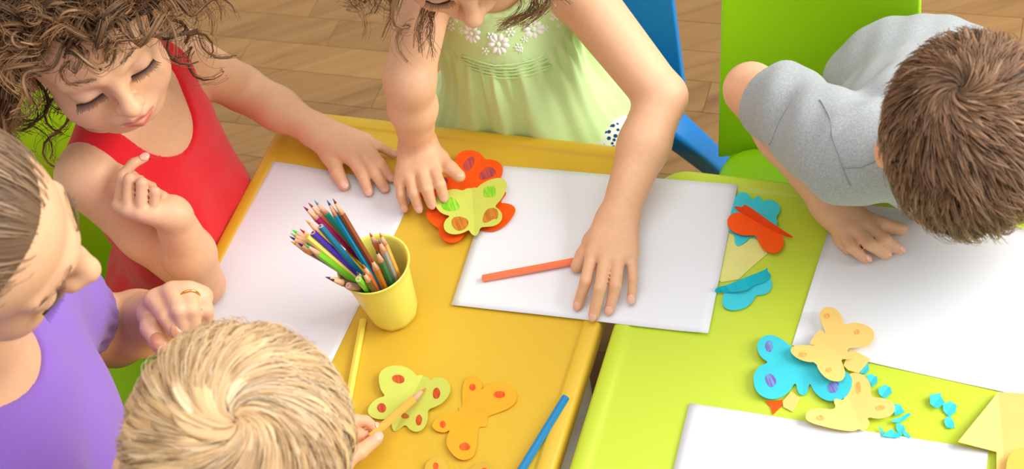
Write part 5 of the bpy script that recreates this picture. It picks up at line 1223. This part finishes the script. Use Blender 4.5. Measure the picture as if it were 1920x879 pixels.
# ------------------------------------------------------------------ woman in purple, in profile
def woman():
    H = head_frame(192, 510, .93, (.97, -.15, .0), (-.02, .28, .96), 1.05, (0, .1075, -.036))
    sL, sR = V(-.49, .89, .745), V(-.475, .615, .75); nb = V(-.485, .755, .83); hip = V(-.62, .76, .42)
    eL, wL = at(215, 622, .505), at(303, 590, .605); eR = V(-.40, .53, .60); wR = V(-.28, .60, .56)
    root = empty('person', (hip[0], hip[1], 0), 'person with smooth pulled-back hair in a purple blouse, in profile at left', 'person', 'people around the tables')
    pts = np.array([sL, sR, eL, wL, H.o, nb, at(395, 580, .66)]); lo, hi = pts.min(0) - .10, pts.max(0) + .10; hi[2] = H.o[2] + .14; lo[2] = .45; hi[0] = max(hi[0], at(194, 508, .93)[0] + .02); lo[0] = H.o[0] - .16; lo[1] = .50
    B = Field(lo, hi, .0028)
    torso(B, hip, sL, sR, nb, TU, dep=1.25, k=.05)
    B.add([cap(nb - V(0, 0, .03), H(0, -.014, -.045), .046, .044)], .03); head(B, H, adult=True)
    for s in (sL, sR): B.add(cap(nb - V(0, 0, .02), s, .040, .038), .03)
    B.add([cap(sL, eL, .048, .040)], .02); B.add([cap(eL, eL * .5 + wL * .5, .041, .037), cap(eL * .5 + wL * .5, wL, .037, .026)], .01, .012)
    B.add([cap(sR, eR, .046, .038)], .02); B.add([cap(eR, wR, .036, .026)], .01)
    F1 = [px3([(290, 562, .664), (312, 594, .668), (330, 622, .655)]), px3([(322, 547, .670), (336, 582, .674), (344, 614, .656)]), px3([(353, 546, .668), (359, 580, .670), (363, 612, .652)]), px3([(380, 556, .656), (387, 582, .658), (391, 606, .640)])]
    T1 = px3([(284, 590, .640), (283, 614, .652), (300, 645, .648)]); hand(B, wL, F1, T1, .0092, .022, .0122, k=.0008)
    pinks = [(f[1], .014, (.66, .36, .24), .4) for f in F1] + [(f[0], .014, (.66, .36, .24), .4) for f in F1]
    skin_object('body', root, B, [(H, dict(lip=(.55, .13, .11), blush=.15))], pinks)
    NB = mat('beige_nail', srgb(196, 132, 96), .2, .6)
    nail(root, F1[0][-2], F1[0][-1], .0098, -ray(330, 622) + V(.3, .2, .3), NB); nail(root, T1[-2], T1[-1], .0105, -ray(300, 640), NB)
    lashes(root, H, (.02, .012, .01), 24, .0062); eyebrows(root, H, (.22, .13, .08))
    # finger ring
    a, b = F1[2][0], F1[2][1]; c = a * .62 + b * .38; d = N(b - a); u1 = N(np.cross(d, V(.2, .4, .9))); u2 = np.cross(d, u1); vs, fs = [], []
    n1, n2 = 28, 8
    for i in range(n1):
        an = 2 * math.pi * i / n1; e = u1 * math.cos(an) + u2 * math.sin(an)
        for j in range(n2): bn = 2 * math.pi * j / n2; vs.append(tuple(c + e * (.0108 + .0009 * math.cos(bn)) + d * .0012 * math.sin(bn)))
    for i in range(n1):
        for j in range(n2): fs.append((i * n2 + j, ((i + 1) % n1) * n2 + j, ((i + 1) % n1) * n2 + (j + 1) % n2, i * n2 + (j + 1) % n2))
    gm = mat('gold', srgb(236, 178, 96), .2, .5); gm.node_tree.nodes['Principled BSDF'].inputs['Metallic'].default_value = 1
    o = link('finger_ring', mesh_py(vs, fs, True), gm); tag(o, 'thin gold ring on the hand of the person in purple', 'ring')
    # purple blouse with gathered short sleeve
    lo2, hi2 = V(-.84, .44, .30), V(-.30, 1.06, .90)
    G = Field(lo2, hi2, .0040); R, axis, lat, f = torso(G, hip, sL, sR, nb, TU, grow=.012, dep=1.2, k=.05)
    G.add(elp(nb - axis * .13 + f * .030, (.120, .062, .10), R), .06)
    for s in (sL, sR): G.add(cap(nb - V(0, 0, .045), s, .052, .060), .03)
    def sleeve(s, e, fr, r0, r1, r2):
        d = N(e - s); end = s + (e - s) * fr; mid_ = s + (e - s) * fr * .6
        G.add([cap(s, mid_, r0, r1), cap(mid_, end, r1, r2)], .02, .02); G.cut(cap(end - d * .010, end + d * .08, .0445, .047), .003)
        return end, d
    endL, dL = sleeve(sL, eL, .52, .056, .060, .052); endR, dR = sleeve(sR, eR, .8, .058, .064, .054)
    G.cut(elp(nb + axis * .030 + f * .012, (.064, .062, .048), R), .004)
    PM = fabric('purple_cotton', srgb(142, 104, 200), .8, 1600, .15, .02)
    def disp(P):
        d = .0016 * waves(P, 32, 61)
        for e, dd, s in ((endL, dL, sL), (endR, dR, sR)):
            q = P - e; h = q @ dd; rr = np.linalg.norm(q - h[:, None] * dd, axis=1); a = np.arctan2((q @ N(np.cross(dd, V(0, 0, 1)))), q @ N(np.cross(dd, np.cross(dd, V(0, 0, 1)))))
            d = d + np.where(rr < .08, np.exp(-((h + .012) / .022) ** 2) * np.sin(a * 22) * .0026, 0)
        return d
    bl = cloth_object('blouse', root, G, PM, disp)
    Pn, nn = LAST[0]; qn = Pn - nb; ring = []
    for an in np.linspace(0, 2 * math.pi, 60):
        dv = lat * math.cos(an) + f * math.sin(an); t_ = qn @ dv; off = np.linalg.norm(qn - t_[:, None] * dv - np.outer(qn @ axis, axis), axis=1); k_ = np.where((t_ > .035) & (off < .006) & (qn @ axis > -.03))[0]
        if len(k_): ring.append(Pn[k_[(t_[k_] - 1.0 * (qn[k_] @ axis)).argmin()]])
    ring = np.array(ring)
    for _ in range(4): ring = .25 * np.roll(ring, 1, 0) + .5 * ring + .25 * np.roll(ring, -1, 0)
    vs, fs = tube(ring, .0024, 6); link('neck_binding', mesh_py(vs, fs, True), PM, bl)
    ch = []
    for s in (-1, 1):
        hp = hip + V(0, s * .09, 0); kk = hip + V(.30, s * .12, 0); kk[2] = .46; kk = kk + V(-.08, 0, -.06); ft = kk + V(.05, 0, 0); ft[2] = .07; ch.append(([hp, kk, ft], [.09, .068, .045])); shoe(root, V(ft[0], ft[1], 0), V(1, 0, 0), mat('dark_shoe', srgb(50, 45, 50), .6))
    limb_garment('trousers', root, ch, fabric('black_twill', srgb(40, 38, 44), .9))
    # hair drawn back to the nape
    r = np.random.default_rng(71); okf = lambda p: hairline(p, .050, .024, -.050)
    cp, cq = cap_mesh(H, okf, .003); sets = [(cp, cq, np.tile(np.array((.15, .085, .045)), (len(cp), 1)))]
    c0 = np.array([0, -.010, .025]); cl_ = np.array([.0735, .0865, .0725]); tgt = c0 + N((0, -.94, -.15)) * cl_
    p, g = scalp(H, 4200, okf, 72, .001); M_ = 12; n = len(p); cur = p.copy(); P_ = np.zeros((n, M_, 3)); P_[:, 0] = cur; jit = r.normal(0, .10, (n, 3)); tl = np.linalg.norm(tgt - p, axis=1) * 1.25; lay = 1 + .05 * r.random((n, 1))
    for k in range(1, M_):
        e = (cur - c0) / cl_; nr = e / cl_; nr /= np.linalg.norm(nr, axis=1)[:, None]; d = tgt - cur; d -= (d * nr).sum(1)[:, None] * nr; dn = np.linalg.norm(d, axis=1)[:, None]; d = d / (dn + 1e-4) + jit
        d /= np.linalg.norm(d, axis=1)[:, None]; cur = cur + d * (np.minimum(tl / M_, dn[:, 0]))[:, None]; e = (cur - c0) / cl_; m = np.linalg.norm(e, axis=1)[:, None]; cur = c0 + e / m * cl_ * lay; P_[:, k] = cur
    W3 = P_ @ H.R * H.k + H.o; tl = np.linspace(0, 1, M_); cl = tone(n, M_, (.27, .165, .092), (.20, .115, .062), .16, 73, None, (.44, .31, .20), .15)
    kk = np.arange(n) < 1000; sets.append(locks(W3[kk], H.o, .0018 * np.minimum(1, .05 + 3 * tl), .0007 * np.minimum(1, .05 + 3 * tl), 8, cl[kk], 74, .2)); W3, cl = W3[1000:2500], cl[1000:2500]; sets.append(strands(W3, np.concatenate([[.00012, .0002, .00028], np.full(M_ - 3, .00044)]), cl))
    # ponytail and stray hairs at the neck
    gd = []
    for i in range(26):
        q = tgt + r.normal(0, .006, 3); e = q + np.array([r.normal(0, .015), -.045, -.02]); gd.append(bez([q, e, e + np.array([r.normal(0, .02), -.01, -.07]), e + np.array([r.normal(0, .03), .02, -.15])], M_))
    for i in range(34):
        sx = 1 if r.random() < .7 else -1; q = np.array([sx * (.050 + .012 * r.random()), -.030 - .03 * r.random(), -.050]); e = q + np.array([sx * .012 * r.random(), .02 * r.normal(), -.035]); gd.append(bez([q, e, e + np.array([r.normal(0, .012), r.normal(0, .012) + .01, -.04]), e + np.array([r.normal(0, .02), r.normal(0, .02) + .02, -.08])], M_))
    S_ = fan(np.array(gd), 8, .003, 75); W4 = S_ @ H.R * H.k + H.o; cl = tone(len(W4), M_, (.26, .15, .08), (.34, .20, .10), .2, 76); sets.append(strands(W4, np.linspace(.00036, .00022, M_), cl))
    hair_object('hair', root, hair_mat('hair_ash', .36), sets)
    # a low chair for her
    chair('child_chair', hip - V(.06, 0, 0), V(1, -.1, 0), GRN, 'green plastic chair under the person in purple, mostly out of frame', w=.30, hole=False)
woman()
rh = at(150, 330, .345)
chair('child_chair', V(-.475, 1.19, 0), TU, GRN, 'green plastic child\'s chair behind the person in the red top', w=.34, hole=True, bh=.33)
